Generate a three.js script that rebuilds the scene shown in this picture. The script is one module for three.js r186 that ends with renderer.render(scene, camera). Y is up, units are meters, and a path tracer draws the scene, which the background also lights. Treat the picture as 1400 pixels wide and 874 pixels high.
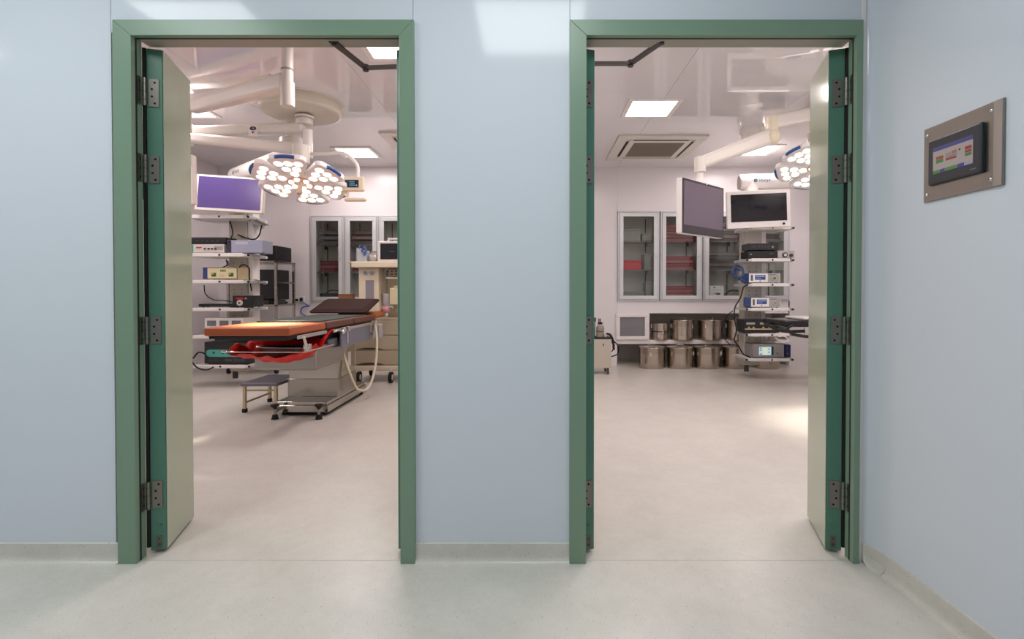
import * as THREE from 'three';
import { RoundedBoxGeometry } from 'three/addons/geometries/RoundedBoxGeometry.js';
import { mergeGeometries } from 'three/addons/utils/BufferGeometryUtils.js';
import { RectAreaLightUniformsLib } from 'three/addons/lights/RectAreaLightUniformsLib.js';

// ---------------------------------------------------------------- camera, light levels, exposure
const W = 1400, H = 874, F = 690, CX = 728, CY = 407, CAM_Y = 1.08, PITCH = -0.74 * Math.PI / 180;
const scene = new THREE.Scene();
scene.background = new THREE.Color(0x000000);
const camera = new THREE.PerspectiveCamera(2 * Math.atan(H / 2 / F) * 180 / Math.PI, W / H, 0.05, 60);
camera.position.set(0, CAM_Y, 0);
camera.rotation.set(PITCH, 0, 0);
camera.setViewOffset(W, H, W / 2 - CX, H / 2 - CY, W, H);
scene.add(camera);
const renderer = new THREE.WebGLRenderer({ antialias: true });
renderer.toneMapping = THREE.LinearToneMapping;
renderer.toneMappingExposure = 1.0;
renderer.shadowMap.enabled = true;
RectAreaLightUniformsLib.init();
const CORRIDOR_LIGHT = { color: 0xf9ffff, power: 12, glow: 3.2 };
const THEATRE_LIGHT = { color: 0xfff1f0, power: 27, glow: 5.0 };
const SPOT_POWER = 110;

// a pixel gives a direction only; d is the distance along -z taken from what the thing stands on
function at(px, py, d) {
  const v = new THREE.Vector3((px - CX) / F, -(py - CY) / F, -1).applyAxisAngle(new THREE.Vector3(1, 0, 0), PITCH);
  v.multiplyScalar(d / -v.z);
  return new THREE.Vector3(v.x, v.y + CAM_Y, v.z);
}
const X = (px, d) => at(px, CY, d).x;
const Y = (py, d) => at(CX, py, d).y;

// ---------------------------------------------------------------- helpers
let seed = 7;
const rnd = () => { seed = (seed * 1664525 + 1013904223) >>> 0; return seed / 4294967296; };
const V = (x, y, z) => new THREE.Vector3(x, y, z);
const names = {};
function numbered(n) {
  if (!(n in names)) { names[n] = 0; return n; }
  return n + '_' + String(++names[n]).padStart(3, '0');
}
function tag(o, label, category, group, kind) {
  o.userData.label = label; o.userData.category = category;
  if (group) o.userData.group = group;
  if (kind) o.userData.kind = kind;
  return o;
}
function thing(name, label, category, pos = [0, 0, 0], turn = 0, group, kind) {
  const o = new THREE.Group(); o.name = numbered(name); scene.add(o);
  o.position.set(...pos); o.rotation.y = turn;
  return tag(o, label, category, group, kind);
}
function boxUV(g) {   // uv in metres by the way each face points
  const p = g.attributes.position, n = g.attributes.normal, uv = new Float32Array(p.count * 2);
  for (let i = 0; i < p.count; i++) {
    const ax = Math.abs(n.getX(i)), ay = Math.abs(n.getY(i)), az = Math.abs(n.getZ(i));
    if (ay >= ax && ay >= az) { uv[2 * i] = p.getX(i); uv[2 * i + 1] = p.getZ(i); }
    else if (ax >= az) { uv[2 * i] = p.getZ(i); uv[2 * i + 1] = p.getY(i); }
    else { uv[2 * i] = p.getX(i); uv[2 * i + 1] = p.getY(i); }
  }
  g.setAttribute('uv', new THREE.BufferAttribute(uv, 2));
  return g;
}
function merge(list) {
  list = (Array.isArray(list) ? list : [list]).map(g => {
    g = g.index ? g.toNonIndexed() : g;
    for (const k of Object.keys(g.attributes)) if (!['position', 'normal', 'uv'].includes(k)) g.deleteAttribute(k);
    if (!g.attributes.uv) boxUV(g);
    return g;
  });
  return list.length === 1 ? list[0] : mergeGeometries(list);
}
function part(name, geoms, mat, parent) {
  const m = new THREE.Mesh(merge(geoms), mat);
  m.castShadow = m.receiveShadow = true;
  if (parent) { m.name = name; parent.add(m); } else { m.name = numbered(name); scene.add(m); }
  return m;
}
function parts(name, list, mat, parent) { return list.map(g => part(name, g, mat, parent)); }   // one mesh per piece
// w,h,d centred on x,z and standing on y
function bx(w, h, d, x = 0, y = 0, z = 0, r = 0) {
  const g = r ? new RoundedBoxGeometry(w, h, d, 2, Math.min(r, w / 2.01, h / 2.01, d / 2.01)) : new THREE.BoxGeometry(w, h, d);
  return g.translate(x, y + h / 2, z);
}
const span = (x0, x1, y0, y1, z0, z1, r = 0) => bx(Math.abs(x1 - x0), Math.abs(y1 - y0), Math.abs(z1 - z0), (x0 + x1) / 2, Math.min(y0, y1), (z0 + z1) / 2, r);
const spanUV = (...a) => boxUV(span(...a));
function cyl(r, h, x = 0, y = 0, z = 0, r2 = r, seg = 20) { return new THREE.CylinderGeometry(r2, r, h, seg).translate(x, y + h / 2, z); }
function rod(a, b, r, seg = 14, r2 = r) {
  const d = b.clone().sub(a), g = new THREE.CylinderGeometry(r2, r, d.length(), seg);
  g.applyQuaternion(new THREE.Quaternion().setFromUnitVectors(V(0, 1, 0), d.normalize()));
  return g.translate((a.x + b.x) / 2, (a.y + b.y) / 2, (a.z + b.z) / 2);
}
function beam(a, b, w, h, r = 0.01, h2) {   // rounded bar from a to b, w across, h tall
  const d = b.clone().sub(a), len = d.length();
  const g = r ? new RoundedBoxGeometry(w, h, len, 2, r) : new THREE.BoxGeometry(w, h, len);
  if (h2) { const p = g.attributes.position; for (let i = 0; i < p.count; i++) { const t = p.getZ(i) / len + 0.5; p.setY(i, p.getY(i) * (1 + (h2 / h - 1) * t)); } }
  const m = new THREE.Matrix4().lookAt(b, a, V(0, 1, 0));
  return g.applyMatrix4(m).translate((a.x + b.x) / 2, (a.y + b.y) / 2, (a.z + b.z) / 2);
}
function tube(pts, r, seg = 24, rs = 7) {
  return new THREE.TubeGeometry(new THREE.CatmullRomCurve3(pts.map(p => Array.isArray(p) ? V(...p) : p)), seg, r, rs, false);
}
function lathe(pts, x = 0, y = 0, z = 0, seg = 32) { return new THREE.LatheGeometry(pts.map(p => new THREE.Vector2(p[0], p[1])), seg).translate(x, y, z); }
function ball(r, x, y, z, sx = 1, sy = 1, sz = 1) { return new THREE.SphereGeometry(r, 18, 12).scale(sx, sy, sz).translate(x, y, z); }
function discZ(r, t, x, y, z, seg = 18) { return new THREE.CylinderGeometry(r, r, t, seg).rotateX(Math.PI / 2).translate(x, y, z); }
function plate(w, h, x = 0, y = 0, z = 0) { return new THREE.PlaneGeometry(w, h).translate(x, y, z); }
const mat = (color, roughness = 0.5, metalness = 0, o = {}) => new THREE.MeshPhysicalMaterial({ color, roughness, metalness, ...o });
function canvasTex(w, h, draw) {
  const c = document.createElement('canvas'); c.width = w; c.height = h;
  draw(c.getContext('2d'), w, h);
  const t = new THREE.CanvasTexture(c); t.colorSpace = THREE.SRGBColorSpace; return t;
}
const print = (w, h, draw, rough = 0.4) => mat(0xffffff, rough, 0, { map: canvasTex(w, h, draw) });
const R = (c, col, x, y, w, h) => { c.fillStyle = col; c.fillRect(x, y, w, h); };
const C = (c, col, x, y, r) => { c.fillStyle = col; c.beginPath(); c.arc(x, y, r, 0, 7); c.fill(); };

// ---------------------------------------------------------------- procedural textures
function noiseTex(size, fn, srgb, rep) {
  const d = new Uint8Array(size * size * 4);
  for (let y = 0; y < size; y++) for (let x = 0; x < size; x++) {
    const c = fn(x, y); const i = 4 * (y * size + x);
    d[i] = c[0]; d[i + 1] = c[1]; d[i + 2] = c[2]; d[i + 3] = 255;
  }
  const t = new THREE.DataTexture(d, size, size); t.wrapS = t.wrapT = THREE.RepeatWrapping;
  t.magFilter = THREE.LinearFilter; t.minFilter = THREE.LinearMipmapLinearFilter; t.generateMipmaps = true;
  if (srgb) t.colorSpace = THREE.SRGBColorSpace;
  t.repeat.set(rep, rep); t.needsUpdate = true; return t;
}
function valueNoise(n, per) {
  const g = []; for (let i = 0; i < per * per; i++) g.push(rnd());
  return (x, y) => {
    const fx = x / n * per, fy = y / n * per, x0 = Math.floor(fx), y0 = Math.floor(fy);
    const s = t => t * t * (3 - 2 * t), u = s(fx - x0), v = s(fy - y0), a = (i, j) => g[((j + y0) % per) * per + (i + x0) % per];
    return (a(0, 0) * (1 - u) + a(1, 0) * u) * (1 - v) + (a(0, 1) * (1 - u) + a(1, 1) * u) * v;
  };
}
const FS = 1024, coarse = valueNoise(FS, 9), mid = valueNoise(FS, 40);
const fleck = new Int16Array(FS * FS);
for (let k = 0; k < 15000; k++) {
  const x = Math.floor(rnd() * FS), y = Math.floor(rnd() * FS), a = rnd() < 0.62 ? -(6 + rnd() * 22) : 5 + rnd() * 9, w = 1 + Math.floor(rnd() * 3), h = 1 + Math.floor(rnd() * 3);
  for (let j = 0; j < h; j++) for (let i = 0; i < w; i++) fleck[((y + j) % FS) * FS + (x + i) % FS] = a;
}
for (let k = 0; k < 60; k++) {
  const x = Math.floor(rnd() * FS), y = Math.floor(rnd() * FS);
  for (let j = 0; j < 3; j++) for (let i = 0; i < 3; i++) fleck[((y + j) % FS) * FS + (x + i) % FS] = -48;
}
const floorMap = noiseTex(FS, (x, y) => {
  const b = (coarse(x, y) - 0.5) * 7 + (mid(x, y) - 0.5) * 5 + fleck[y * FS + x];
  return [210 + b, 206 + b, 197 + b].map(v => Math.max(0, Math.min(255, v)));
}, true, 0.8);
const brushed = noiseTex(256, (() => { const row = []; for (let i = 0; i < 256; i++) row.push(rnd()); return (x, y) => { const v = 110 + row[y] * 60 + rnd() * 14; return [v, v, v]; }; })(), false, 3);
const leatherBump = noiseTex(256, (x, y) => { const v = 110 + rnd() * 60; return [v, v, v]; }, false, 6);

// ---------------------------------------------------------------- materials
const M = {
  floor: mat(0xffffff, 0.3, 0, { map: floorMap, specularIntensity: 0.7 }),
  corridorWall: mat(0xd7dde5, 0.1, 0, { specularIntensity: 0.42 }),
  corridorCeil: mat(0xd2d6da, 0.6),
  orWall: mat(0xe6e2e3, 0.22, 0, { specularIntensity: 0.7 }),
  orCeil: mat(0xe6e3e4, 0.012, 0, { specularIntensity: 1, ior: 1.6 }),
  green: mat(0x7b957f, 0.34), leafEdge: mat(0x4d7a68, 0.36), leafFace: mat(0xaab29c, 0.1, 0, { ior: 1.55 }),
  lining: mat(0xa29d90, 0.45), black: mat(0x0c0c0d, 0.6), rubber: mat(0x151515, 0.8),
  steel: mat(0xb9b5ad, 0.3, 1, { roughnessMap: null }), steelRough: mat(0xa9a49a, 0.42, 1), chrome: mat(0xd6d3ce, 0.14, 1),
  drum: mat(0xb9ada0, 0.2, 1), drumLid: mat(0xaba094, 0.24, 1),
  alu: mat(0xc4c8c9, 0.38, 0.35), white: mat(0xeae6e2, 0.3), cream: mat(0xe2d6bd, 0.35), ivory: mat(0xe0dad1, 0.32),
  grey: mat(0x9a978f, 0.4), dgrey: mat(0x3a3a3c, 0.45), blackGloss: mat(0x101013, 0.18), screenOff: mat(0x15151b, 0.12),
  blue: mat(0x27549a, 0.45), navy: mat(0x1a2152, 0.4), red: mat(0xb3271f, 0.5), redPlastic: mat(0xdc2018, 0.42, 0, { side: THREE.DoubleSide }),
  orange: mat(0xa75325, 0.34), brown: mat(0x5f3626, 0.5, 0, { bumpMap: leatherBump, bumpScale: 0.0006 }), pillow: mat(0x331b16, 0.7, 0, { bumpMap: leatherBump, bumpScale: 0.0008, specularIntensity: 0.35 }),
  sheetGreen: mat(0x3f4842, 0.8), glass: mat(0xe9eeec, 0.02, 0, { transmission: 1, thickness: 0, ior: 1.5 }),
  carcass: mat(0xd4cfc7, 0.5), shelfGlass: mat(0xcfd8d4, 0.05, 0, { transmission: 0.8, thickness: 0 }),
  tealPanel: mat(0x4fa7a0, 0.4), boxRed: mat(0xc0332f, 0.55), wood: mat(0x8a5a33, 0.55), cloth: mat(0x8f8f99, 0.85),
};
M.steel.roughnessMap = brushed; M.steelRough.roughnessMap = brushed;
const lampGlow = (L) => new THREE.MeshStandardMaterial({ color: 0xffffff, emissive: L.color, emissiveIntensity: L.glow, roughness: 0.5 });
const corridorGlow = lampGlow(CORRIDOR_LIGHT), theatreGlow = lampGlow(THEATRE_LIGHT);
const lensGlow = new THREE.MeshStandardMaterial({ color: 0xffffff, emissive: 0xfff4e6, emissiveIntensity: 2.2, roughness: 0.2 });

// ---------------------------------------------------------------- room shell
const ZF = -2.0, ZB = -2.045, ZR = -7.3, CEIL = 2.87, CEIL_C = 2.7, XL = -4.53, XR = 4.25, XW = 1.345;
function structure(name, label, category) { return thing(name, label, category, [0, 0, 0], 0, null, 'structure'); }
{
  const f = part('floor', spanUV(-4.9, 4.4, -0.08, 0, -8.0, 1.5), M.floor); tag(f, 'pale speckled vinyl floor running from corridor into both theatres', 'floor', null, 'structure');
  const weld = parts('weld_seam', [span(-1.56, -0.53, 0, 0.0006, -2.0115, -2.0085), span(0.22, 1.25, 0, 0.0006, -2.0115, -2.0085)], mat(0xc6c1b7, 0.45), f);
}
// frame openings: outer and inner edges of the face
const D1 = { o0: -1.64, o1: -0.464, i0: -1.568, i1: -0.522 }, D2 = { o0: 0.146, o1: 1.292, i0: 0.2116, i1: 1.267 };
const FT = 2.14, FI = 2.078;
{
  const w = structure('wall_front', 'glossy pale blue panelled corridor wall around the two green doorways', 'wall');
  const g = 0.002, panels = [
    [-4.9, -1.66, 0, 2.95], [-1.66 + g, D1.o1 - 0.005 - g, FI + 0.02, 2.95], [D1.o1 - 0.005, D2.o0, 0, 2.95], [D2.o0 + g, 1.31 - g, FI + 0.02, 2.95],
  ];
  for (const [x0, x1, y0, y1] of panels) part('panel', spanUV(x0, x1, y0, y1, ZF, ZB), M.corridorWall, w);
  part('panel', spanUV(1.275, 4.4, 0, 2.95, ZF - 0.001, ZB), M.corridorWall, w);
  parts('jamb_core', [spanUV(-1.66, D1.i0 - 0.012, 0, FI + 0.02, ZF - 0.004, ZB), spanUV(D1.i1 + 0.012, D1.o1, 0, FI + 0.02, ZF - 0.004, ZB), spanUV(D2.o0, D2.i0 - 0.012, 0, FI + 0.02, ZF - 0.004, ZB)], M.lining, w);
  part('backing', spanUV(-4.9, 4.4, FI + 0.03, 2.95, ZB, ZB - 0.02), M.orWall, w);
  const r = structure('wall_right', 'glossy pale blue corridor wall carrying the touch panel', 'wall');
  part('panel', spanUV(XW, XW + 0.08, 0, 2.75, -1.9, 1.5), M.corridorWall, r);
  // rounded corner strip
  const N = 14, P = []; const idx = [];
  for (let i = 0; i <= N; i++) { const a = i / N * Math.PI / 2; P.push([1.31 + 0.035 * Math.sin(a), -2.0 + 0.1 * (1 - Math.cos(a))]); }
  const s = new THREE.Shape(); s.moveTo(P[0][0], -P[0][1]); for (const p of P) s.lineTo(p[0], -p[1]); s.lineTo(XW, 2.0);
  const cg = new THREE.ExtrudeGeometry(s, { depth: 2.75, bevelEnabled: false }).rotateX(-Math.PI / 2);
  const t = part('trim_1', cg, M.corridorWall); tag(t, 'rounded white corner cove between front and right corridor walls', 'corner trim', null, 'structure');
  const t2 = part('trim_2', span(1.294, 1.309, 0, 2.75, ZF, ZF + 0.006), M.white); tag(t2, 'narrow white sealing strip beside the right door frame', 'sealing strip', null, 'structure');
  tag(part('wall_left', spanUV(-4.95, -4.8, 0, 2.75, ZF, 1.5), M.corridorWall), 'pale blue end wall of the corridor', 'wall', null, 'structure');
  tag(part('wall_back', spanUV(-4.9, 1.42, 0, 2.75, 1.3, 1.45), M.corridorWall), 'pale blue corridor wall facing the doorways', 'wall', null, 'structure');
  tag(part('ceiling', spanUV(-4.9, 1.42, CEIL_C, CEIL_C + 0.1, ZF, 1.5), M.corridorCeil), 'plain pale corridor ceiling', 'ceiling', null, 'structure');
  for (const [l, xs] of [['glossy panelled ceiling over the theatre with the orange table', [XL - 0.1, -3.95, -2.7, -1.45, -0.16]], ['glossy panelled ceiling over the theatre with the steel drums', [-0.16, 1.225, 2.475, 3.725, XR + 0.1]]]) {
    const c = structure('ceiling', l, 'ceiling');
    for (let i = 0; i < xs.length - 1; i++) for (const [za, zb] of [[ZB - 0.02, -4.55], [-4.55, -7.8]]) part('panel', spanUV(xs[i] + 0.0015, xs[i + 1] - 0.0015, CEIL, CEIL + 0.04, za - 0.001, zb + 0.001), M.orCeil, c);
    part('backing', spanUV(xs[0], xs[4], CEIL + 0.041, CEIL + 0.1, ZB - 0.02, -7.8), M.carcass, c);
  }
  tag(part('wall_middle', spanUV(-0.21, -0.11, 0, CEIL, ZB, ZR), M.orWall), 'white dividing wall between the two theatres', 'wall', null, 'structure');
  tag(part('wall_theatre_left', spanUV(XL - 0.1, XL, 0, CEIL, ZB, ZR - 0.1), M.orWall), 'white side wall behind the purple screen theatre', 'wall', null, 'structure');
  tag(part('wall_theatre_right', spanUV(XR, XR + 0.1, 0, CEIL, ZB, ZR - 0.1), M.orWall), 'white side wall of the theatre with drums', 'wall', null, 'structure');
}
// rear wall with cabinet openings and drum niches
const CABL = [-3.2, -1.24], CABR = [X(844, 7.3), X(1078, 7.3)];
const cy0 = Y(412, 7.3), cy1 = Y(289, 7.3), ly0 = Y(413.5, 7.3), ly1 = Y(295, 7.3);
const nx0 = X(888, 7.3), nx1 = 3.72, nY = [0, Y(470.5, 7.3), Y(465, 7.3), Y(428.5, 7.3)];
{
  const w = structure('wall_rear', 'white rear wall of both theatres with built in cabinets and niches', 'wall');
  const add = (x0, x1, y0, y1) => part('panel', spanUV(x0, x1, y0, y1, ZR, ZR - 0.1), M.orWall, w);
  const g = 0.0015;
  add(XL - 0.1, CABL[0] - g, 0, CEIL); add(CABL[0], CABL[1], 0, ly0); add(CABL[0], CABL[1], ly1, CEIL); add(CABL[1] + g, CABR[0] - g, 0, CEIL);
  add(CABR[0], CABR[1], cy1, CEIL); add(CABR[0], CABR[1], nY[3], cy0); add(CABR[0], nx0, nY[1], nY[3]);
  add(CABR[1] + g, XR + 0.1, nY[3], CEIL); add(nx1, XR + 0.1, 0, nY[3]); add(CABR[1] - 0.001, nx1, nY[3], cy0);
  const shelf = part('niche_shelf', span(nx0, nx1, nY[1], nY[2], ZR + 0.012, ZR - 0.55, 0.004), M.white, w);
  const back = ZR - 0.55;
  parts('niche', [spanUV(CABR[0] - 0.1, nx1 + 0.1, 0, nY[3] + 0.1, back, back - 0.05), spanUV(CABR[0] - 0.1, CABR[0], 0, nY[1], ZR - 0.1, back), spanUV(nx1, nx1 + 0.1, 0, nY[3], ZR - 0.1, back),
    spanUV(nx0 - 0.06, nx0, nY[1], nY[3], ZR - 0.1, back), spanUV(nx0 - 0.06, nx1 + 0.1, nY[3], nY[3] + 0.05, ZR - 0.1, back), spanUV(CABR[0] - 0.1, nx0, nY[1], nY[1] + 0.05, ZR - 0.1, back)], M.carcass, w);
  // pass-through hatch
  const hx0 = X(842, 7.3), hx1 = X(886.5, 7.3), hy0 = Y(464.5, 7.3), hy1 = Y(429, 7.3);
  const h = thing('hatch', 'small white framed hatch with grey panel beside the upper drum niche', 'hatch', [(hx0 + hx1) / 2, hy0, ZR]);
  const hw = hx1 - hx0, hh = hy1 - hy0;
  part('frame', [bx(hw, 0.05, 0.03, 0, 0, 0.012, 0.006), bx(hw, 0.05, 0.03, 0, hh - 0.05, 0.012, 0.006), bx(0.055, hh - 0.1, 0.03, -hw / 2 + 0.0275, 0.05, 0.012), bx(0.055, hh - 0.1, 0.03, hw / 2 - 0.0275, 0.05, 0.012)], M.white, h);
  part('panel', bx(hw - 0.09, hh - 0.09, 0.01, 0, 0.045, 0.004), mat(0x7c7c80, 0.5), h);
  parts('hinge', [bx(0.03, 0.01, 0.012, -0.08, hh - 0.062, 0.02), bx(0.03, 0.01, 0.012, 0.08, hh - 0.062, 0.02)], M.grey, h);
}
// coved skirting
function coveProfile() {
  const s = new THREE.Shape(); s.moveTo(0, 0); s.lineTo(0.034, 0); s.quadraticCurveTo(0.01, 0.002, 0.008, 0.03); s.lineTo(0.007, 0.075); s.lineTo(0, 0.078); s.lineTo(0, 0); return s;
}
function skirting(name, a, b, label) {   // runs from a to b along the wall, profile grows to the left of travel
  const d = b.clone().sub(a), len = d.length();
  const g = new THREE.ExtrudeGeometry(coveProfile(), { depth: len, bevelEnabled: false, curveSegments: 8 });
  g.applyMatrix4(new THREE.Matrix4().makeBasis(V(0, 1, 0).cross(d.clone().normalize()), V(0, 1, 0), d.clone().normalize())).translate(a.x, a.y, a.z);
  return tag(part(name, boxUV(g), M.floor), label, 'skirting', null, 'structure');
}
skirting('baseboard_front', V(D1.o0, 0, ZF), V(-4.8, 0, ZF), 'coved speckled skirting along the wall left of both doors').scale.set(1, 1, 1);
skirting('baseboard_front', V(D2.o0, 0, ZF), V(D1.o1, 0, ZF), 'coved speckled skirting between the two green door frames');
skirting('baseboard_right', V(XW, 0, 1.3), V(XW, 0, -1.9), 'coved speckled skirting under the touch panel wall');
{
  const pts = []; for (let i = 0; i <= 10; i++) { const a = i / 10 * Math.PI / 2; pts.push([1.31 + 0.035 * Math.sin(a), -2.0 + 0.1 * (1 - Math.cos(a))]); }
  const gs = [];
  const prof = [[0.034, 0], [0.02, 0.006], [0.012, 0.016], [0.008, 0.03], [0.007, 0.075], [0, 0.078]];
  const pos = [], nrm = [];
  const at2 = (i, j) => { const a = i / 10 * Math.PI / 2; const n = [-Math.sin(a), Math.cos(a)]; return [pts[i][0] + n[0] * prof[j][0], prof[j][1], pts[i][1] + n[1] * prof[j][0]]; };
  for (let i = 0; i < 10; i++) for (let j = 0; j < prof.length - 1; j++) { const a = at2(i, j), b = at2(i + 1, j), c = at2(i + 1, j + 1), d = at2(i, j + 1); pos.push(...a, ...b, ...c, ...a, ...c, ...d); }
  const g = new THREE.BufferGeometry(); g.setAttribute('position', new THREE.Float32BufferAttribute(pos, 3)); g.computeVertexNormals();
  tag(part('baseboard_corner', boxUV(g), M.floor), 'coved speckled skirting turning the rounded corner', 'skirting', null, 'structure');
}

// ---------------------------------------------------------------- door frames and leaves
function doorFrame(n, D, jr, label) {
  const t = structure('trim_' + n, label, 'door frame');
  const zf = ZF + 0.018, zb = ZF - 0.004;
  const mitre = (x0, x1) => { };
  // mitred jambs and head
  const ex = (pts) => { const s = new THREE.Shape(pts.map(p => new THREE.Vector2(...p))); return new THREE.ExtrudeGeometry(s, { depth: zf - zb - 0.004, bevelEnabled: true, bevelSize: 0.002, bevelThickness: 0.002, bevelOffset: -0.002, bevelSegments: 2 }).translate(0, 0, zb + 0.002); };
  part('jamb', boxUV(ex([[D.o0, 0], [D.i0, 0], [D.i0, FI], [D.o0, FT]])), M.green, t);
  part('jamb', boxUV(ex([[D.i1, 0], [D.o1, 0], [D.o1, FT], [D.i1, FI]])), M.green, t);
  part('head', boxUV(ex([[D.o0, FT], [D.i0, FI], [D.i1, FI], [D.o1, FT]])), M.green, t);
  parts('gasket', [span(D.i0 - 0.011, D.i0 - 0.003, 0, FI + 0.01, zb, zb - 0.012), span(D.i1 + 0.003, D.i1 + 0.011, 0, FI + 0.01, zb, zb - 0.012), span(D.i0 - 0.01, D.i1 + 0.01, FI + 0.001, FI + 0.016, zb, zb - 0.012)], M.black, t);
  parts('lining', [span(D.i0 - 0.013, D.i0 - 0.007, 0, FI + 0.02, zb - 0.006, ZB - 0.001), span(D.i1 + 0.007, D.i1 + 0.013, 0, FI + 0.02, zb - 0.006, ZB - 0.001)], M.green, t);
  part('soffit', [span(D.i0 - 0.013, D.i1 + 0.013, FI + 0.01, FI + 0.03, zb - 0.012, ZB - 0.055)], M.lining, t);
  return t;
}
doorFrame(3, D1, 0.06, 'green door frame around the opening showing the orange operating table');
doorFrame(4, D2, 0.03, 'green door frame around the opening showing the steel drums');
const hingeMat = new THREE.MeshStandardMaterial({ color: 0xffffff, vertexColors: true, roughness: 0.34, metalness: 0.85 });
function colored(g, c) {
  g = g.index ? g.toNonIndexed() : g; const k = new THREE.Color(c), a = new Float32Array(g.attributes.position.count * 3);
  for (let i = 0; i < a.length; i += 3) { a[i] = k.r; a[i + 1] = k.g; a[i + 2] = k.b; }
  g.setAttribute('color', new THREE.BufferAttribute(a, 3)); return g;
}
function hinge(s) {   // local: leaf edge faces +z, knuckle towards -x*s of the leaf edge corner at 0
  const L = [], st = 0x827d75, dk = 0x1a1815, h = 0.112;
  L.push(colored(bx(0.036, h, 0.003, s * 0.026, -h / 2, 0.0015), st));
  L.push(colored(bx(0.003, h, 0.03, -s * 0.016, -h / 2, 0.018), st));
  L.push(colored(cyl(0.0075, h, -s * 0.004, -h / 2, 0.008, 0.0075, 14), st));
  for (const y of [-0.032, 0.0, 0.032]) L.push(colored(cyl(0.0079, 0.0012, -s * 0.004, y, 0.008, 0.0079, 14), dk));
  for (const [x, y] of [[0.03, 0.042], [0.02, 0.015], [0.02, -0.015], [0.03, -0.042]]) L.push(colored(discZ(0.0042, 0.0014, s * x, y, 0.0034, 10), dk));
  for (const y of [0.036, 0, -0.036]) L.push(colored(new THREE.CylinderGeometry(0.004, 0.004, 0.0014, 10).rotateZ(Math.PI / 2).translate(-s * 0.0142, y, 0.021), dk));
  return mergeGeometries(L);
}
const HY = [1.885, 1.575, 0.92, 0.245];
function doorLeaf(n, edgeX, s, open, len, label) {   // edgeX: hinge-side corner of the leaf edge; s = +1 when the leaf stands at the left jamb
  const t = thing('door_' + n, label, 'door', [edgeX, 0, ZB - 0.012], s * open, null, 'structure');
  const th = 0.056, y0 = 0.014, y1 = 2.064;
  part('core', span(0.001 * s, s * (th - 0.001), y0, y1, 0, -len, 0.001), M.leafEdge, t);
  part('face', [span(s * th, s * (th + 0.0015), y0, y1, -0.004, -len, 0)], M.leafFace, t);
  part('face', [span(0, -s * 0.0015, y0, y1, -0.004, -len, 0)], M.leafFace, t);
  for (const y of HY) { const h = new THREE.Mesh(hinge(s), hingeMat); h.name = 'hinge'; h.position.set(0, y, 0.001); h.castShadow = h.receiveShadow = true; t.add(h); }
  part('edge_gasket', span(-s * 0.001, -s * 0.013, 0.03, y1, 0.004, -0.03), M.black, t);
  const b = part('flush_bolt', [bx(0.022, 0.05, 0.002, s * 0.03, 0.022, 0.001)], mat(0x6d6a62, 0.4, 0.8), t);
  parts('bolt_screw', [discZ(0.004, 0.002, s * 0.03, 0.06, 0.003, 10), discZ(0.006, 0.002, s * 0.03, 0.036, 0.003, 10)], M.dgrey, b);
  part('edge_stop', [discZ(0.006, 0.006, s * 0.034, 0.115, 0.003, 10)], M.leafEdge, t);
  return t;
}
const OPEN = 17 * Math.PI / 180;
doorLeaf(1, X(203, 2.057), 1, OPEN, 0.315, 'open sage green door leaf hiding the edge of a pendant monitor');
doorLeaf(2, X(541, 2.057) + 0.056, -1, OPEN, 0.345, 'open green door leaf seen edge on beside the anaesthesia machine');
doorLeaf(3, X(814, 2.057) - 0.056, 1, OPEN, 0.345, 'open green door leaf seen edge on beside the suction machine');
doorLeaf(4, X(1152.5, 2.057), -1, OPEN, 0.325, 'open sage green door leaf hanging next to the rounded corridor corner');
// door closers
function closer(a, b, c, label) {
  const t = thing('door_closer', label, 'door closer');
  part('arm', beam(a, b, 0.03, 0.008, 0.002), mat(0x55504e, 0.45, 0.4), t);
  part('arm', beam(b, c, 0.026, 0.012, 0.002), mat(0x6f6968, 0.45, 0.4), t);
  parts('pivot', [cyl(0.013, 0.026, b.x, b.y - 0.013, b.z), cyl(0.01, 0.03, a.x, a.y - 0.01, a.z)], M.dgrey, t);
  part('bracket', span(a.x - 0.02, a.x + 0.02, a.y, FI + 0.012, a.z - 0.012, a.z + 0.012, 0.002), M.dgrey, t);
}
closer(at(457, 59, 2.06), at(500, 93, 2.24), at(545, 91, 2.24), 'dark jointed door closer arm above the orange table doorway');
closer(at(905, 57, 2.06), at(862, 87, 2.24), at(810, 87, 2.24), 'dark jointed door closer arm above the steel drum doorway');

// ---------------------------------------------------------------- ceiling lights and air units
function ceilingLight(x, y, z, size, L, glow, label, group) {
  const t = thing('ceiling_light', label, 'ceiling light', [x, y, z], 0, group);
  const f = size / 2 + 0.045, hh = 0.012;
  part('frame', [bx(2 * f, hh, 0.045, 0, -hh, f - 0.0225, 0.003), bx(2 * f, hh, 0.045, 0, -hh, -f + 0.0225, 0.003), bx(0.045, hh, 2 * f - 0.09, f - 0.0225, -hh, 0, 0.003), bx(0.045, hh, 2 * f - 0.09, -f + 0.0225, -hh, 0, 0.003)], M.white, t);
  part('lamp_diffuser', bx(size, 0.004, size, 0, -0.006, 0), glow, t);
  const l = new THREE.RectAreaLight(L.color, L.power, size, size);
  l.position.set(0, -0.0135, 0); l.rotation.x = -Math.PI / 2; t.add(l);
  return t;
}
for (const [x, l] of [[-0.01, 'square cool corridor panel light before the wall between the doors'], [-1.94, 'square cool corridor panel light before the orange table doorway'], [-3.87, 'square cool corridor panel light by the corridor end wall']]) ceilingLight(x, CEIL_C, -0.87, 0.62, CORRIDOR_LIGHT, corridorGlow, l, 'corridor ceiling panel lights');
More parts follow.
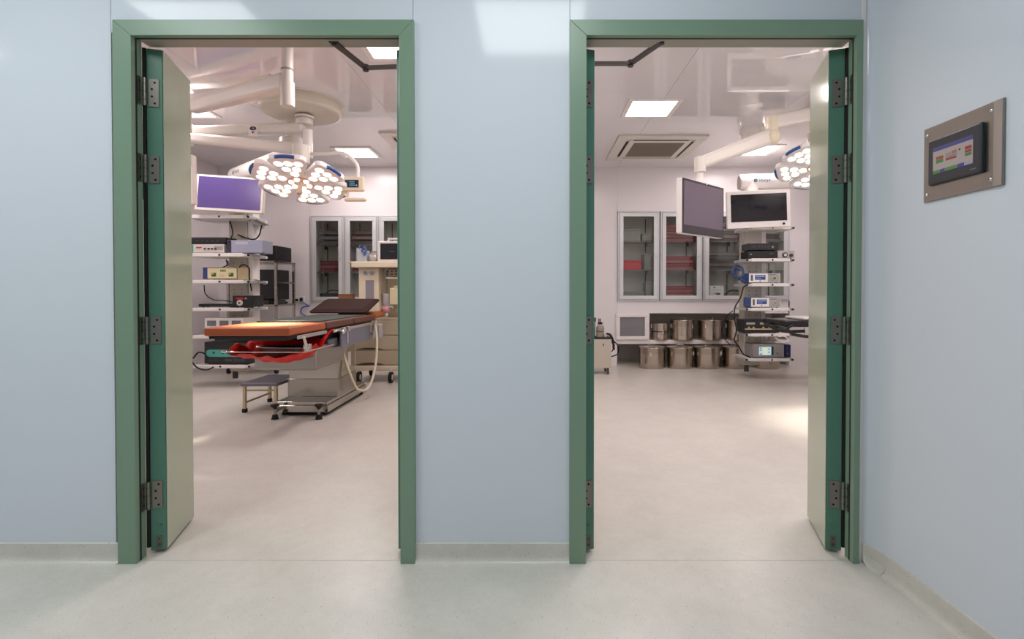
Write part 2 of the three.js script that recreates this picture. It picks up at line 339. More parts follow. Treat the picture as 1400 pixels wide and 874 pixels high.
for (const [x, z, l] of [
  [-3.45, -4.98, 'square panel light behind the jointed boom arm'], [-1.0, -3.68, 'square panel light above the door closer of the orange table theatre'],
  [-2.26, -6.53, 'square panel light above the wall cabinets behind the surgical light'], [-3.45, -3.3, 'square panel light nearest the corridor in the orange table theatre'], [-0.84, -4.98, 'square panel light beside the canopy of the orange table theatre'],
  [1.155, -4.96, 'square panel light in front of the air conditioning cassette'], [2.84, -6.42, 'square panel light behind the jointed monitor arm'],
  [3.45, -4.98, 'square panel light beside the canopy of the drum theatre'], [2.3, -3.3, 'square panel light nearest the corridor in the drum theatre'], [3.6, -3.3, 'square panel light by the side wall of the drum theatre'], [0.9, -3.2, 'square panel light just inside the drum theatre doorway'],
]) ceilingLight(x, CEIL, z, 0.42, THEATRE_LIGHT, theatreGlow, l);
function cassette(x, z, s, label) {
  const t = thing('air_conditioner', label, 'air conditioner', [x, CEIL, z]);
  const h = s / 2;
  part('panel', [bx(s, 0.025, 0.12, 0, -0.025, h - 0.06, 0.008), bx(s, 0.025, 0.12, 0, -0.025, -h + 0.06, 0.008), bx(0.12, 0.025, s - 0.24, h - 0.06, -0.025, 0, 0.008), bx(0.12, 0.025, s - 0.24, -h + 0.06, -0.025, 0, 0.008), bx(s - 0.1, 0.008, s - 0.1, 0, -0.012, 0)], M.ivory, t);
  part('inner_frame', bx(s - 0.3, 0.02, s - 0.3, 0, -0.03, 0, 0.008), M.ivory, t);
  for (const [w, d, px, pz] of [[s - 0.4, 0.03, 0, h - 0.135], [s - 0.4, 0.03, 0, -h + 0.135], [0.03, s - 0.4, h - 0.135, 0], [0.03, s - 0.4, -h + 0.135, 0]]) part('air_slot', bx(w, 0.006, d, px, -0.0262, pz), M.black, t);
  const g = part('grille', bx(s - 0.44, 0.006, s - 0.44, 0, -0.034, 0), mat(0x83776b, 0.6), t);
  const n = 14, ls = []; for (let i = 0; i < n; i++) ls.push(bx(s - 0.46, 0.006, 0.008, 0, -0.038, -(s - 0.48) / 2 + i * (s - 0.48) / (n - 1)));
  parts('louvre', ls, mat(0x8f8478, 0.6), g);
}
cassette(1.51, -6.32, 1.04, 'square ceiling air conditioner cassette above the red box cabinet');
cassette(-1.21, -6.2, 1.04, 'square ceiling air conditioner cassette half hidden by the green door edge');
{ const p = at(1028, 181, 5.6); const t = thing('ceiling_fitting', 'small white round fitting on the ceiling behind the monitor arm', 'ceiling fitting', [p.x, 0, p.z]); part('cup', lathe([[0.001, CEIL - 0.16], [0.1, CEIL - 0.16], [0.11, CEIL - 0.14], [0.11, CEIL]]), M.white, t); part('ring', lathe([[0.11, CEIL - 0.05], [0.125, CEIL - 0.045], [0.125, CEIL]]), M.white, t); }

// ---------------------------------------------------------------- wall touch panel
{
  const t = thing('touch_panel', 'touch screen control panel on brushed steel plate on corridor wall', 'control panel', [XW, 1.506, -1.585], -Math.PI / 2);
  part('mounting_plate', bx(0.293, 0.248, 0.006, 0, -0.124, 0.004, 0.0015), mat(0x8f8a82, 0.38, 1), t);
  part('plate_edge', [bx(0.028, 0.246, 0.004, 0.131, -0.123, 0.0085, 0.0015)], mat(0xa39f98, 0.34, 1), t);
  for (const [x, y] of [[-0.132, 0.1], [-0.132, -0.1], [0.107, 0.1], [0.107, -0.1]]) part('screw', lathe([[0.001, 0.005], [0.004, 0.0045], [0.0065, 0.001], [0.0068, 0]], 0, 0, 0, 14).rotateX(Math.PI / 2).translate(x, y, 0.007), M.chrome, t);
  const b = part('bezel', bx(0.204, 0.15, 0.016, -0.012, -0.075, 0.012, 0.007), mat(0x262a30, 0.35), t);
  const scr = canvasTex(512, 300, (c, w, h) => {
    R(c, '#e8d6cf', 0, 0, w, h); R(c, '#5a5fb0', 0, 0, w, 46);
    R(c, '#d2553f', 44, 112, 98, 34); R(c, '#59a94c', 44, 148, 98, 40);
    R(c, '#c9b4ac', 172, 104, 72, 26); R(c, '#d08d86', 250, 96, 66, 34); R(c, '#b7a69c', 172, 136, 146, 18); R(c, '#c04a46', 172, 160, 140, 26);
    C(c, '#3f4a3a', 350, 108, 12); R(c, '#c9443b', 416, 100, 80, 36); R(c, '#b44a3e', 416, 142, 80, 26); R(c, '#5aa350', 416, 172, 80, 32);
    R(c, '#5fae52', 0, 262, 90, 38); R(c, '#4a55b8', 94, 262, 70, 38); R(c, '#62b356', 168, 262, 150, 38); R(c, '#4a50c0', 322, 262, 86, 38); R(c, '#d6d2ea', 412, 262, 100, 38);
    c.strokeStyle = '#8f8a90'; c.strokeRect(1, 1, w - 2, h - 2);
  });
  part('screen', plate(0.152, 0.086, -0.014, 0.002, 0.0205), new THREE.MeshStandardMaterial({ color: 0x333333, map: scr, emissive: 0xffffff, emissiveMap: scr, emissiveIntensity: 0.3, roughness: 0.3 }), b);
  part('maker_mark', plate(0.032, 0.006, 0.062, -0.058, 0.0203), print(128, 24, (c, w, h) => { R(c, '#262a30', 0, 0, w, h); for (let i = 0; i < 7; i++) R(c, '#8d9298', 18 + i * 13, 7 + (i % 3), 9, 9); }), b);
}

// ---------------------------------------------------------------- surgical lights
function petalShape() {
  const s = new THREE.Shape(), r0 = 0.09, r1 = 0.375, a = 0.05, b = 0.155;
  s.moveTo(-a, r0); s.lineTo(a, r0); s.lineTo(b - 0.015, r1 - 0.06); s.quadraticCurveTo(b, r1 - 0.02, b - 0.04, r1); s.quadraticCurveTo(0, r1 + 0.012, -b + 0.04, r1); s.quadraticCurveTo(-b, r1 - 0.02, -b + 0.015, r1 - 0.06); s.lineTo(-a, r0);
  return s;
}
function surgicalLight(cfg) {
  const t = thing('surgical_light', cfg.label, 'surgical light');
  const C0 = cfg.head, q = new THREE.Quaternion().setFromRotationMatrix(new THREE.Matrix4().lookAt(cfg.face || cfg.aim, C0, V(0, 0, 1)));   // +z of the head points at aim
  const body = new THREE.ExtrudeGeometry(petalShape(), { depth: 0.03, bevelEnabled: true, bevelSize: 0.008, bevelThickness: 0.008, bevelSegments: 2, curveSegments: 6 }).translate(0, 0, -0.042);
  const lens = []; for (const [x, y] of [[0, 0.15], [-0.042, 0.225], [0.042, 0.225], [-0.078, 0.307], [0.002, 0.312], [0.082, 0.307]]) lens.push(new THREE.SphereGeometry(0.036, 14, 6, 0, 7, 0, Math.PI / 2).scale(1, 0.3, 1).rotateX(Math.PI / 2).translate(x, y, -0.004));
  const bodyG = merge(body), rim = merge(tube([[-0.075, 0.383, -0.02], [-0.04, 0.393, -0.02], [0.04, 0.393, -0.02], [0.075, 0.383, -0.02]], 0.016, 12, 8));
  const petalMat = mat(0xf1eeec, 0.3, 0);
  for (let k = 0; k < 6; k++) {
    const p = new THREE.Mesh(bodyG, petalMat); p.name = 'petal'; p.castShadow = p.receiveShadow = true;
    p.position.copy(C0); p.quaternion.copy(q).multiply(new THREE.Quaternion().setFromAxisAngle(V(0, 0, 1), cfg.spin + k * Math.PI / 3)); t.add(p);
    for (const lg of lens) { const l = new THREE.Mesh(lg, lensGlow); l.name = 'lamp_lens'; p.add(l); }
    const h = new THREE.Mesh(rim, M.blue); h.name = 'grip'; h.castShadow = true; p.add(h);
  }
  const put = (g) => g.applyQuaternion(q).translate(C0.x, C0.y, C0.z);
  part('hub', [put(new THREE.CylinderGeometry(0.12, 0.12, 0.045, 6).rotateX(Math.PI / 2).translate(0, 0, -0.02))], mat(0xc7a893, 0.35), t);
  parts('lamp_core', [0, 1, 2, 3, 4, 5].map(k => put(new THREE.SphereGeometry(0.024, 12, 6, 0, 7, 0, Math.PI / 2).rotateX(Math.PI / 2).translate(0.075 * Math.cos(k * 1.047 + 0.5), 0.075 * Math.sin(k * 1.047 + 0.5), 0.002))), lensGlow, t);
  part('sterile_handle', put(lathe([[0.001, 0.11], [0.02, 0.108], [0.024, 0.09], [0.018, 0.03], [0.03, 0]], 0, 0, 0, 18).rotateX(Math.PI / 2)), mat(0xd3b7a2, 0.4), t);
  const spot = new THREE.SpotLight(0xfff3e2, cfg.power, 0, cfg.cone || 0.34, 0.6, 2);
  spot.castShadow = true; spot.shadow.radius = 8;
  const dir = cfg.aim.clone().sub(C0).normalize();
  spot.position.copy(C0.clone().addScaledVector(dir, 0.16)); spot.target.position.copy(cfg.aim); t.add(spot); t.add(spot.target);
  // suspension
  const S = cfg.stem, e = cfg.elbow, top = C0.clone().addScaledVector(dir, -0.05), yoke = V(top.x + cfg.yoke[0], top.y + 0.3, top.z + cfg.yoke[1]);
  part('stem', [cyl(0.062, CEIL - 0.12 - S.y, S.x, S.y, S.z), cyl(0.075, 0.05, S.x, S.y - 0.02, S.z), cyl(0.085, 0.02, S.x, CEIL - 0.15, S.z)], M.ivory, t);
  part('arm', [beam(V(S.x, S.y - 0.05, S.z), V(e.x, S.y - 0.05, e.z), 0.11, 0.1, 0.03)], M.ivory, t);
  part('elbow', [cyl(0.06, 0.2, e.x, S.y - 0.17, e.z), cyl(0.03, 0.03, e.x, S.y - 0.2, e.z)], M.ivory, t);
  part('spring_arm', [beam(V(e.x, S.y - 0.1, e.z), yoke, 0.09, 0.1, 0.03)], M.ivory, t);
  part('yoke', [cyl(0.075, 0.16, yoke.x, yoke.y - 0.13, yoke.z), rod(V(yoke.x, yoke.y - 0.06, yoke.z), top, 0.035), ball(0.06, top.x, top.y, top.z)], M.ivory, t);
  if (cfg.sticker) {
    const sp = V(e.x, S.y - 0.05, e.z).lerp(V(S.x, S.y - 0.05, S.z), 0.6);
    part('warning_sticker', plate(0.09, 0.11, sp.x, sp.y - 0.02, sp.z + 0.062), print(96, 112, (c, w, h) => { R(c, '#e7ddd6', 0, 0, w, h); c.fillStyle = '#23233a'; c.beginPath(); c.ellipse(48, 42, 34, 20, 0, 0, 7); c.fill(); C(c, '#8890a8', 52, 42, 9); c.fillStyle = '#5d3f38'; c.beginPath(); c.moveTo(26, 70); c.lineTo(70, 70); c.lineTo(44, 94); c.fill(); }), t);
  }
  if (cfg.display) {
    const A = V(S.x + 0.04, S.y - 0.295, S.z), B = cfg.display[0], D = cfg.display[1];
    part('display_arm', [cyl(0.045, 0.26, S.x + 0.03, S.y - 0.33, S.z), tube([A, A.clone().lerp(B, 0.5), A.clone().lerp(B, 0.93), V(B.x + 0.05, B.y - 0.05, B.z), V(D.x, (B.y + D.y) / 2 + 0.02, D.z), V(D.x, D.y + 0.06, D.z)], 0.016, 40, 10)], M.white, t);
    const c = part('control_display', bx(0.2, 0.13, 0.05, D.x - 0.04, D.y - 0.065, D.z, 0.012), M.cream, t);
    const st = canvasTex(128, 72, (k, w, h) => { R(k, '#1d2b45', 0, 0, w, h); R(k, '#6fc0d8', 40, 14, 50, 8); R(k, '#6fd89a', 46, 30, 46, 7); R(k, '#6fc0d8', 40, 46, 54, 8); R(k, '#35507a', 6, 8, 24, 54); C(k, '#c9e0f0', 108, 52, 8); });
    part('screen', plate(0.125, 0.07, D.x - 0.045, D.y, D.z + 0.026), new THREE.MeshStandardMaterial({ color: 0x333333, map: st, emissive: 0xffffff, emissiveMap: st, emissiveIntensity: 0.5, roughness: 0.25 }), c);
    part('handle', [beam(V(D.x - 0.12, D.y - 0.14, D.z), V(D.x + 0.08, D.y - 0.14, D.z), 0.04, 0.035, 0.015), cyl(0.012, 0.09, D.x - 0.09, D.y - 0.14, D.z), discZ(0.014, 0.05, D.x - 0.1, D.y - 0.1, D.z)], M.cream, t);
  }
  return t;
}
const headL = at(411, 251, 4.5);
const coverL = at(412, 166, 4.82);
surgicalLight({
  label: 'petal shaped surgical light with blue grips glowing over the orange table', head: headL, aim: V(headL.x + 0.03, 0.82, headL.z + 0.6), face: V(headL.x + 0.03, 0.82, headL.z + 0.4), spin: -0.1, cone: 0.21, power: SPOT_POWER,
  stem: V(coverL.x + 0.03, 2.68, coverL.z), elbow: V(X(252, 4.9), 0, -4.95), yoke: [-0.06, -0.12], sticker: true, display: [at(474, 210, 4.62), at(489, 252, 4.62)],
});
{
  const t = thing('ceiling_canopy', 'large round cream ceiling canopy carrying the surgical light arms', 'ceiling canopy', [coverL.x, 0, coverL.z]);
  part('canopy', lathe([[0.001, CEIL - 0.11], [0.33, CEIL - 0.11], [0.355, CEIL - 0.1], [0.362, CEIL - 0.08], [0.362, CEIL - 0.006]], 0, 0, 0, 48), mat(0xd6cdbc, 0.35), t);
  part('rim', lathe([[0.362, CEIL - 0.006], [0.385, CEIL - 0.006], [0.385, CEIL]], 0, 0, 0, 48), M.ivory, t);
}
const headR = V(2.84, 2.3, -5.0);
surgicalLight({ label: 'petal shaped surgical light with one blue grip showing past the sage door', head: headR, aim: V(2.5, 0.0, -4.12), spin: 0.1, cone: 0.3, power: SPOT_POWER * 0.18, stem: V(3.05, 2.63, -4.9), elbow: V(3.75, 0, -5.2), yoke: [0.02, -0.12] });
{
  const t = thing('ceiling_canopy', 'round cream ceiling canopy above the surgical light of the drum theatre', 'ceiling canopy', [3.05, 0, -4.9]);
  part('canopy', lathe([[0.001, CEIL - 0.11], [0.33, CEIL - 0.11], [0.362, CEIL - 0.08], [0.362, CEIL]], 0, 0, 0, 48), mat(0xd6cdbc, 0.35), t);
}

// ---------------------------------------------------------------- screens on booms
function screenGeo(w, h, th) { return bx(w, h, th, 0, -h / 2, 0, 0.012); }
function boomMonitor(name, label, pos, rot, w, h, bez, frameMat, screenMat, frontMat) {
  const t = thing(name, label, 'monitor', [pos.x, pos.y, pos.z]);
  t.rotation.set(rot[0], rot[1], rot[2], 'YXZ');
  part('housing', screenGeo(w, h, 0.06), frameMat, t);
  part('bezel', bx(w - 0.006, h - 0.006, 0.006, 0, -h / 2 + 0.003, 0.031, 0.002), frontMat, t);
  part('screen', plate(w - 2 * bez[0], h - bez[1] - bez[2], 0, (bez[1] - bez[2]) / 2, 0.0348), screenMat, t);
  return t;
}
const purple = mat(0x55477e, 0.22, 0, { emissive: 0x624c8a, emissiveIntensity: 0.2 });
{ // jointed boom in the orange table theatre
  const t = thing('ceiling_boom', 'jointed cream ceiling boom reaching left above the orange table', 'ceiling boom');
  const p = at(393, 120, 3.6), e = at(262, 148, 4.12), yb = Y(146, 3.6);
  part('post', [cyl(0.04, CEIL - yb - 0.16, p.x, yb + 0.16, p.z), cyl(0.048, 0.17, p.x, yb, p.z)], M.ivory, t);
  part('collar', [cyl(0.043, 0.012, p.x, Y(97, 3.6), p.z)], M.grey, t);
  part('arm', [beam(V(p.x, Y(112, 3.6), p.z), V(e.x, Y(148, 4.12), e.z), 0.1, 0.13, 0.03, 0.085)], M.ivory, t);
  part('arm_cover', [beam(V(p.x - 0.12, Y(101, 3.6), p.z - 0.04), V(e.x, Y(140, 4.12), e.z), 0.06, 0.02, 0.008)], M.cream, t);
  const eb = Y(180, 4.12);
  part('drop_post', [cyl(0.035, Y(150, 4.12) - eb, e.x - 0.04, eb, e.z), cyl(0.018, eb - Y(216, 4.12), e.x - 0.04, Y(216, 4.12), e.z)], M.ivory, t);
  part('monitor_arm', beam(V(e.x - 0.04, Y(212, 4.12), e.z), V(e.x - 0.33, Y(212, 4.12), e.z - 0.02), 0.05, 0.05, 0.012), M.ivory, t);
  const m = at(267, 247, 4.2);
  boomMonitor('boom_monitor', 'white framed boom monitor mostly hidden behind the open sage door', V(m.x - 0.31, m.y, m.z), [0, 0, 0.02], 0.62, 0.41, [0.022, 0.045, 0.03], M.white, mat(0x2a2650, 0.2), M.white);
}
{ // boom with the yawed screen in the drum theatre
  const a = at(929, 281, 4.15), b = at(984, 292.5, 4.58);
  const mid = a.clone().lerp(b, 0.5), yaw = Math.atan2(-(b.z - a.z), b.x - a.x);
  boomMonitor('boom_monitor', 'dark turned screen hanging from a jointed cream arm before the cabinets', V(mid.x, mid.y, mid.z), [0, yaw, 0], Math.hypot(b.x - a.x, b.z - a.z) + 0.02, 0.455, [0.022, 0.072, 0.022], M.white, mat(0x5a4d5c, 0.16, 0, { emissive: 0x4a4050, emissiveIntensity: 0.12 }), mat(0x1b1420, 0.2));
  const t = thing('ceiling_boom', 'jointed cream ceiling boom holding the dark turned screen', 'ceiling boom');
  const p = V(mid.x + 0.0, mid.y + 0.225, mid.z - 0.02), el = at(1055, 186, 4.62), pt = at(1056, 168, 4.62), far = at(1150, 148, 4.75);
  const py = Y(222, 4.36);
  part('monitor_post', [cyl(0.028, py - p.y + 0.02, p.x, p.y - 0.01, p.z), bx(0.12, 0.03, 0.05, p.x, p.y - 0.012, p.z, 0.008)], M.white, t);
  part('lower_arm', [beam(V(p.x, py, p.z), el, 0.075, 0.1, 0.03, 0.15), cyl(0.048, 0.13, p.x, py - 0.08, p.z)], M.ivory, t);
  part('elbow', [cyl(0.055, 0.22, el.x, el.y - 0.05, el.z), ball(0.075, el.x, el.y - 0.01, el.z)], M.cream, t);
  part('upper_arm', [beam(V(pt.x, pt.y, pt.z), far, 0.1, 0.13, 0.03)], M.ivory, t);
  part('post', [cyl(0.05, CEIL - far.y + 0.05, far.x, far.y - 0.05, far.z)], M.ivory, t);
}

// ---------------------------------------------------------------- equipment pendants
const SHALYA = print(256, 64, (c, w, h) => {
  R(c, '#e8e4e1', 0, 0, w, h); C(c, '#22336b', 32, 32, 21); c.fillStyle = '#2f9a6b'; c.beginPath(); c.arc(38, 32, 20, -1.6, 1.6); c.fill(); R(c, '#e8e4e1', 31, 14, 4, 34);
  c.fillStyle = '#4b606c'; c.font = 'bold 46px sans-serif'; c.fillText('Shalya', 68, 47);
}, 0.35);
function pendant(cfg) {
  const { label, x0, x1, zf, depth, ys } = cfg, t = thing('equipment_pendant', label, 'equipment pendant'), xc = (x0 + x1) / 2, zb = zf - depth;
  ys.forEach((y, k) => {
    const s = new THREE.Shape(), w = (x1 - x0) / 2, r = 0.05; s.moveTo(-w, 0); s.lineTo(w, 0); s.lineTo(w, depth - r); s.quadraticCurveTo(w, depth, w - r, depth); s.lineTo(-w + r, depth); s.quadraticCurveTo(-w, depth, -w, depth - r);
    const g = new THREE.ExtrudeGeometry(s, { depth: 0.022, bevelEnabled: true, bevelSize: 0.004, bevelThickness: 0.004, bevelSegments: 2 }).rotateX(-Math.PI / 2).scale(1, 1, -1);
    // the scale mirrors the winding: turn the triangles back
    const p = g.attributes.position; const gi = g.index ? g.toNonIndexed() : g; const a = gi.attributes.position.array, nn = gi.attributes.normal.array;
    for (let i = 0; i < a.length; i += 9) for (let j = 0; j < 3; j++) { let q = a[i + 3 + j]; a[i + 3 + j] = a[i + 6 + j]; a[i + 6 + j] = q; q = nn[i + 3 + j]; nn[i + 3 + j] = nn[i + 6 + j]; nn[i + 6 + j] = q; }
    gi.translate(xc, y - 0.026, zb);
    const sh = part('shelf', boxUV(gi), M.white, t);
    part('front_rail', [bx(x1 - x0 - 0.05, 0.04, 0.018, xc, y - 0.034, zf + 0.004, 0.008)], M.white, sh);
    part('lock_button', [discZ(0.011, 0.006, xc + 0.02, y - 0.014, zf + 0.015)], M.black, sh);
    for (const [xx, q] of [[x0, -1], [x1, 1]]) part('side_rail', [bx(0.012, 0.03, depth * 0.8, xx + q * 0.022, y - 0.03, zf - depth * 0.42, 0.004), bx(0.03, 0.02, 0.02, xx + q * 0.01, y - 0.025, zf - 0.1), bx(0.03, 0.02, 0.02, xx + q * 0.01, y - 0.025, zb + 0.12)], M.alu, sh);
    parts('rail_cap', [discZ(0.012, 0.014, x0 - 0.022, y - 0.015, zf - 0.004, 12), discZ(0.012, 0.014, x1 + 0.022, y - 0.015, zf - 0.004, 12)], M.black, sh);
  });
  const cx = cfg.colX, cz = zb + 0.09, yTop = cfg.armY;
  part('column', [bx(0.215, ys[0] + 0.3 - 0.14, 0.17, cx, 0.14, cz, 0.015)], mat(0xbdb7ab, 0.4, 0.1), t);
  part('cable_duct', [bx(0.06, ys[0] - 0.1, 0.15, cx + (cfg.ductSide || 1) * 0.14, 0.3, cz, 0.01)], M.white, t);
  const sockets = []; for (let k = 0; k < ys.length - 1; k++) for (const dx of [-0.045, 0.045]) for (const dy of [0.1, 0.15]) sockets.push(discZ(0.011, 0.004, cx + dx, ys[k + 1] + dy + 0.06, cz + 0.086, 10));
  parts('socket_outlet', sockets, M.grey, t);
  part('spindle', [cyl(0.1, yTop - ys[0] - 0.25, cx, ys[0] + 0.28, cz), cyl(0.14, 0.03, cx, yTop - 0.16, cz)], M.white, t);
  part('base_post', [cyl(0.03, 0.1, cx - 0.06, 0.06, cz + 0.05)], M.dgrey, t);
  const e = cfg.armEnd, A = V(cx, yTop, cz), B = V(e.x, yTop, e.z), d = B.clone().sub(A).normalize();
  const armA = A.clone().addScaledVector(d, -0.13);
  part('arm', [rod(armA, B, 0.1, 28)], M.white, t);
  part('arm_cap', [rod(armA.clone().addScaledVector(d, -0.012), armA.clone().addScaledVector(d, 0.004), 0.092, 28)], mat(0xbab0a6, 0.4), t);
  part('arm_joint', [cyl(0.13, 0.26, B.x, yTop - 0.1, B.z, 0.13, 28)], M.ivory, t);
  part('ceiling_post', [cyl(0.075, CEIL - yTop, B.x, yTop, B.z)], M.white, t);
  const lw = 0.25, n = V(-d.z, 0, d.x); if (n.z < 0) n.negate();
  const lp = A.clone().addScaledVector(d, cfg.logoAt).addScaledVector(n, 0.1015);
  // logo wraps the tube: a short curved patch
  const g = new THREE.CylinderGeometry(0.1012, 0.1012, lw, 12, 1, true, -0.36, 0.72).rotateZ(-Math.PI / 2);
  const uv = g.attributes.uv; for (let i = 0; i < uv.count; i++) { const u = uv.getX(i), v = uv.getY(i); uv.setXY(i, v, 1 - u); }
  const gp = g.attributes.position; // face towards the viewer side
  g.applyMatrix4(new THREE.Matrix4().makeBasis(d.x > 0 ? d : d.clone().negate(), V(0, 1, 0), n));
  g.translate(A.x + d.x * cfg.logoAt, yTop, A.z + d.z * cfg.logoAt);
  part('logo', g, SHALYA, t);
  return t;
}
const LZ = -5.6, RZ = -6.1;
const LY = [298, 350.5, 387, 425, 462.5, 503].map(y => Y(y - 3.5, 5.6)), RY = [313, 357, 391, 424.5, 459.5, 493.5].map(y => Y(y - 3, 6.1));
const L0 = X(261, 5.6), L1 = X(337, 5.6), R0 = X(1024, 6.1), R1 = X(1082, 6.1);
pendant({ label: 'white shelf pendant stacked with devices left of the orange table', x0: L0, x1: L1, zf: LZ, depth: 0.44, ys: LY, colX: -3.42, armY: 2.45, armEnd: V(-2.42, 0, -5.12), logoAt: 0.12 });
pendant({ label: 'white shelf pendant stacked with devices in front of the drum niches', x0: R0, x1: R1, zf: RZ, depth: 0.44, ys: RY, colX: R0 + 0.16, armY: Y(248, 6.4), armEnd: V(3.75, 0, -6.3), logoAt: 0.13 });
{
  const m = at(316, 266, 5.56);
  const t = boomMonitor('pendant_monitor', 'white framed monitor with purple screen on top of shelf pendant', V(m.x, m.y, m.z), [-0.06, 0.12, -0.045], 0.7, 0.395, [0.026, 0.03, 0.024], M.ivory, purple, M.ivory);
  part('stand', [bx(0.1, 0.17, 0.05, 0.03, -0.208, -0.17, 0.008)], M.grey, t);
  const n = at(1036, 286.5, 6.05);
  const u = boomMonitor('pendant_monitor', 'white framed monitor with black screen on top of shelf pendant', V(n.x, n.y, n.z), [0, -0.1, 0.03], 0.725, 0.445, [0.042, 0.075, 0.042], M.white, M.screenOff, M.white);
  part('power_button', [discZ(0.014, 0.006, 0.28, -0.185, 0.036, 12)], M.black, u);
  part('stand', [bx(0.1, 0.17, 0.05, -0.02, -0.193, -0.17, 0.008)], M.grey, u);
}
// devices: a rounded case with a printed front, feet and knobs of their own
function device(name, label, category, x0, x1, y, h, zf, depth, body, draw, cw, ch, knobs = [], turn = 0) {
  const w = x1 - x0, t = thing(name, label, category, [(x0 + x1) / 2, y, zf - depth / 2], turn);
  part('case', bx(w, h - 0.008, depth, 0, 0.008, 0, 0.006), body, t);
  const feet = []; for (const sx of [-1, 1]) for (const sz of [-1, 1]) feet.push(cyl(0.01, 0.01, sx * (w / 2 - 0.03), 0, sz * (depth / 2 - 0.04), 0.01, 8)); parts('foot', feet, M.rubber, t);
  if (draw) part('front_panel', plate(w - 0.008, h - 0.016, 0, 0.008 + (h - 0.008) / 2, depth / 2 + 0.0012), print(cw, ch, draw), t);
  for (const [kx, ky, r, m, len] of knobs) part('knob', [new THREE.CylinderGeometry(r * 0.9, r, len || 0.015, 16).rotateX(Math.PI / 2).translate(-w / 2 + kx * w, ky * h, depth / 2 + (len || 0.015) / 2)], m, t);
  return t;
}
const DX = (px) => X(px, 5.66), EX = (px) => X(px, 6.16);
{ // left pendant
  const yb = (k) => LY[k] + 0.004;
  device('light_source', 'pale grey device with red button and knobs on the purple screen pendant', 'medical device', DX(258), DX(309), yb(1), 0.105, -5.63, 0.22, mat(0xc9c4be, 0.4), (c, w, h) => { R(c, '#cdc8c2', 0, 0, w, h); R(c, '#3d9a86', 0, 0, 46, h); R(c, '#a02a2f', 64, 30, 40, 14); R(c, '#777', 64, 52, 30, 6); R(c, '#999', 190, 20, 60, 50); }, 256, 96, [[0.5, 0.5, 0.011, M.dgrey], [0.6, 0.5, 0.011, M.dgrey], [0.69, 0.5, 0.011, M.dgrey], [0.78, 0.5, 0.011, M.dgrey]]);
  device('video_recorder', 'flat black recorder lying on the pale grey device', 'medical device', DX(258), DX(311.5), yb(1) + 0.107, 0.075, -5.64, 0.21, M.black, (c, w, h) => { R(c, '#1c1c1e', 0, 0, w, h); for (let i = 0; i < 5; i++) R(c, '#55565a', 60 + i * 34, 26, 10, 8); R(c, '#3a3a3e', 10, 8, w - 20, 3); }, 256, 48);
  device('camera_unit', 'silver blue box device projecting from the second pendant shelf', 'medical device', DX(313), DX(313) + 0.4, yb(1), 0.15, -5.63, 0.22, mat(0x9ea3b4, 0.35, 0.2), (c, w, h) => { R(c, '#30333c', 0, 0, 30, h); R(c, '#9a9fb2', 30, 0, w, h); R(c, '#b3b7c6', 60, 12, 90, 30); }, 256, 128);
  device('cautery_unit', 'cream electrosurgical unit with green displays and blue edge stripe', 'medical device', DX(279), DX(327), yb(2), 0.145, -5.64, 0.21, mat(0xcdbf94, 0.4), (c, w, h) => {
    R(c, '#1d2422', 0, 0, w, h); R(c, '#2c3c86', 3, 4, 28, h - 8); R(c, '#d6cda8', 33, 5, w - 39, h - 10); R(c, '#1f2a12', 128, 18, 40, 16); R(c, '#8fb040', 132, 21, 14, 10); R(c, '#8fb040', 150, 21, 14, 10);
    for (const x of [62, 190]) { R(c, '#55702a', x, 44, 36, 32); R(c, '#a9bf55', x + 4, 48, 12, 10); R(c, '#22300f', x + 20, 48, 12, 10); R(c, '#22300f', x + 4, 63, 28, 9); } R(c, '#b5a878', 120, 60, 40, 4); R(c, '#b5a878', 120, 72, 40, 4);
  }, 256, 96);
  device('suction_pump', 'small black box with red lamp and white dial on pendant shelf', 'medical device', DX(320), DX(348), yb(3), 0.135, -5.63, 0.22, mat(0x1b1c20, 0.4), (c, w, h) => { R(c, '#141416', 0, 0, w, h); R(c, '#c2122c', 22, 14, 44, 18); C(c, '#9a9a9a', 84, 22, 8); }, 128, 96, [[0.36, 0.4, 0.034, mat(0xd8d2c2, 0.4), 0.012], [0.36, 0.4, 0.012, M.dgrey, 0.02]]);
  device('keyboard_tray', 'flat black keyboard lying beside the box with red lamp', 'keyboard', DX(268), DX(318), yb(3), 0.04, -5.7, 0.16, M.black, (c, w, h) => { R(c, '#161617', 0, 0, w, h); R(c, '#2c2c30', 4, 4, w - 8, 6); }, 128, 16);
  { const t = device('supply_rack', 'white open front rack with three small windows behind the table', 'storage rack', DX(281), DX(334), yb(4), 0.19, -5.64, 0.21, M.white, null);
    for (const k of [-1, 0, 1]) part('window', bx(0.1, 0.06, 0.006, k * 0.138, 0.1, 0.1055), mat(0x77767a, 0.3), t); }
  device('insufflator', 'black device with long teal control panel on the lowest shelf', 'medical device', DX(281), DX(341), yb(5), 0.25, -5.63, 0.22, mat(0x1c1f20, 0.4), (c, w, h) => {
    R(c, '#202322', 0, 0, w, h); c.fillStyle = '#52aca2'; c.beginPath(); c.arc(30, 66, 22, 0, 7); c.fill(); R(c, '#52aca2', 30, 44, w - 36, 44); C(c, '#0d2a2c', 54, 62, 7); for (let i = 0; i < 5; i++) R(c, '#2d6f74', 100 + i * 28, 58, 16, 14);
    R(c, '#2f3331', 20, 100, 60, 18); R(c, '#4b4a50', 120, 102, 40, 14); R(c, '#3b3a45', 170, 100, 70, 18);
  }, 256, 128);
}
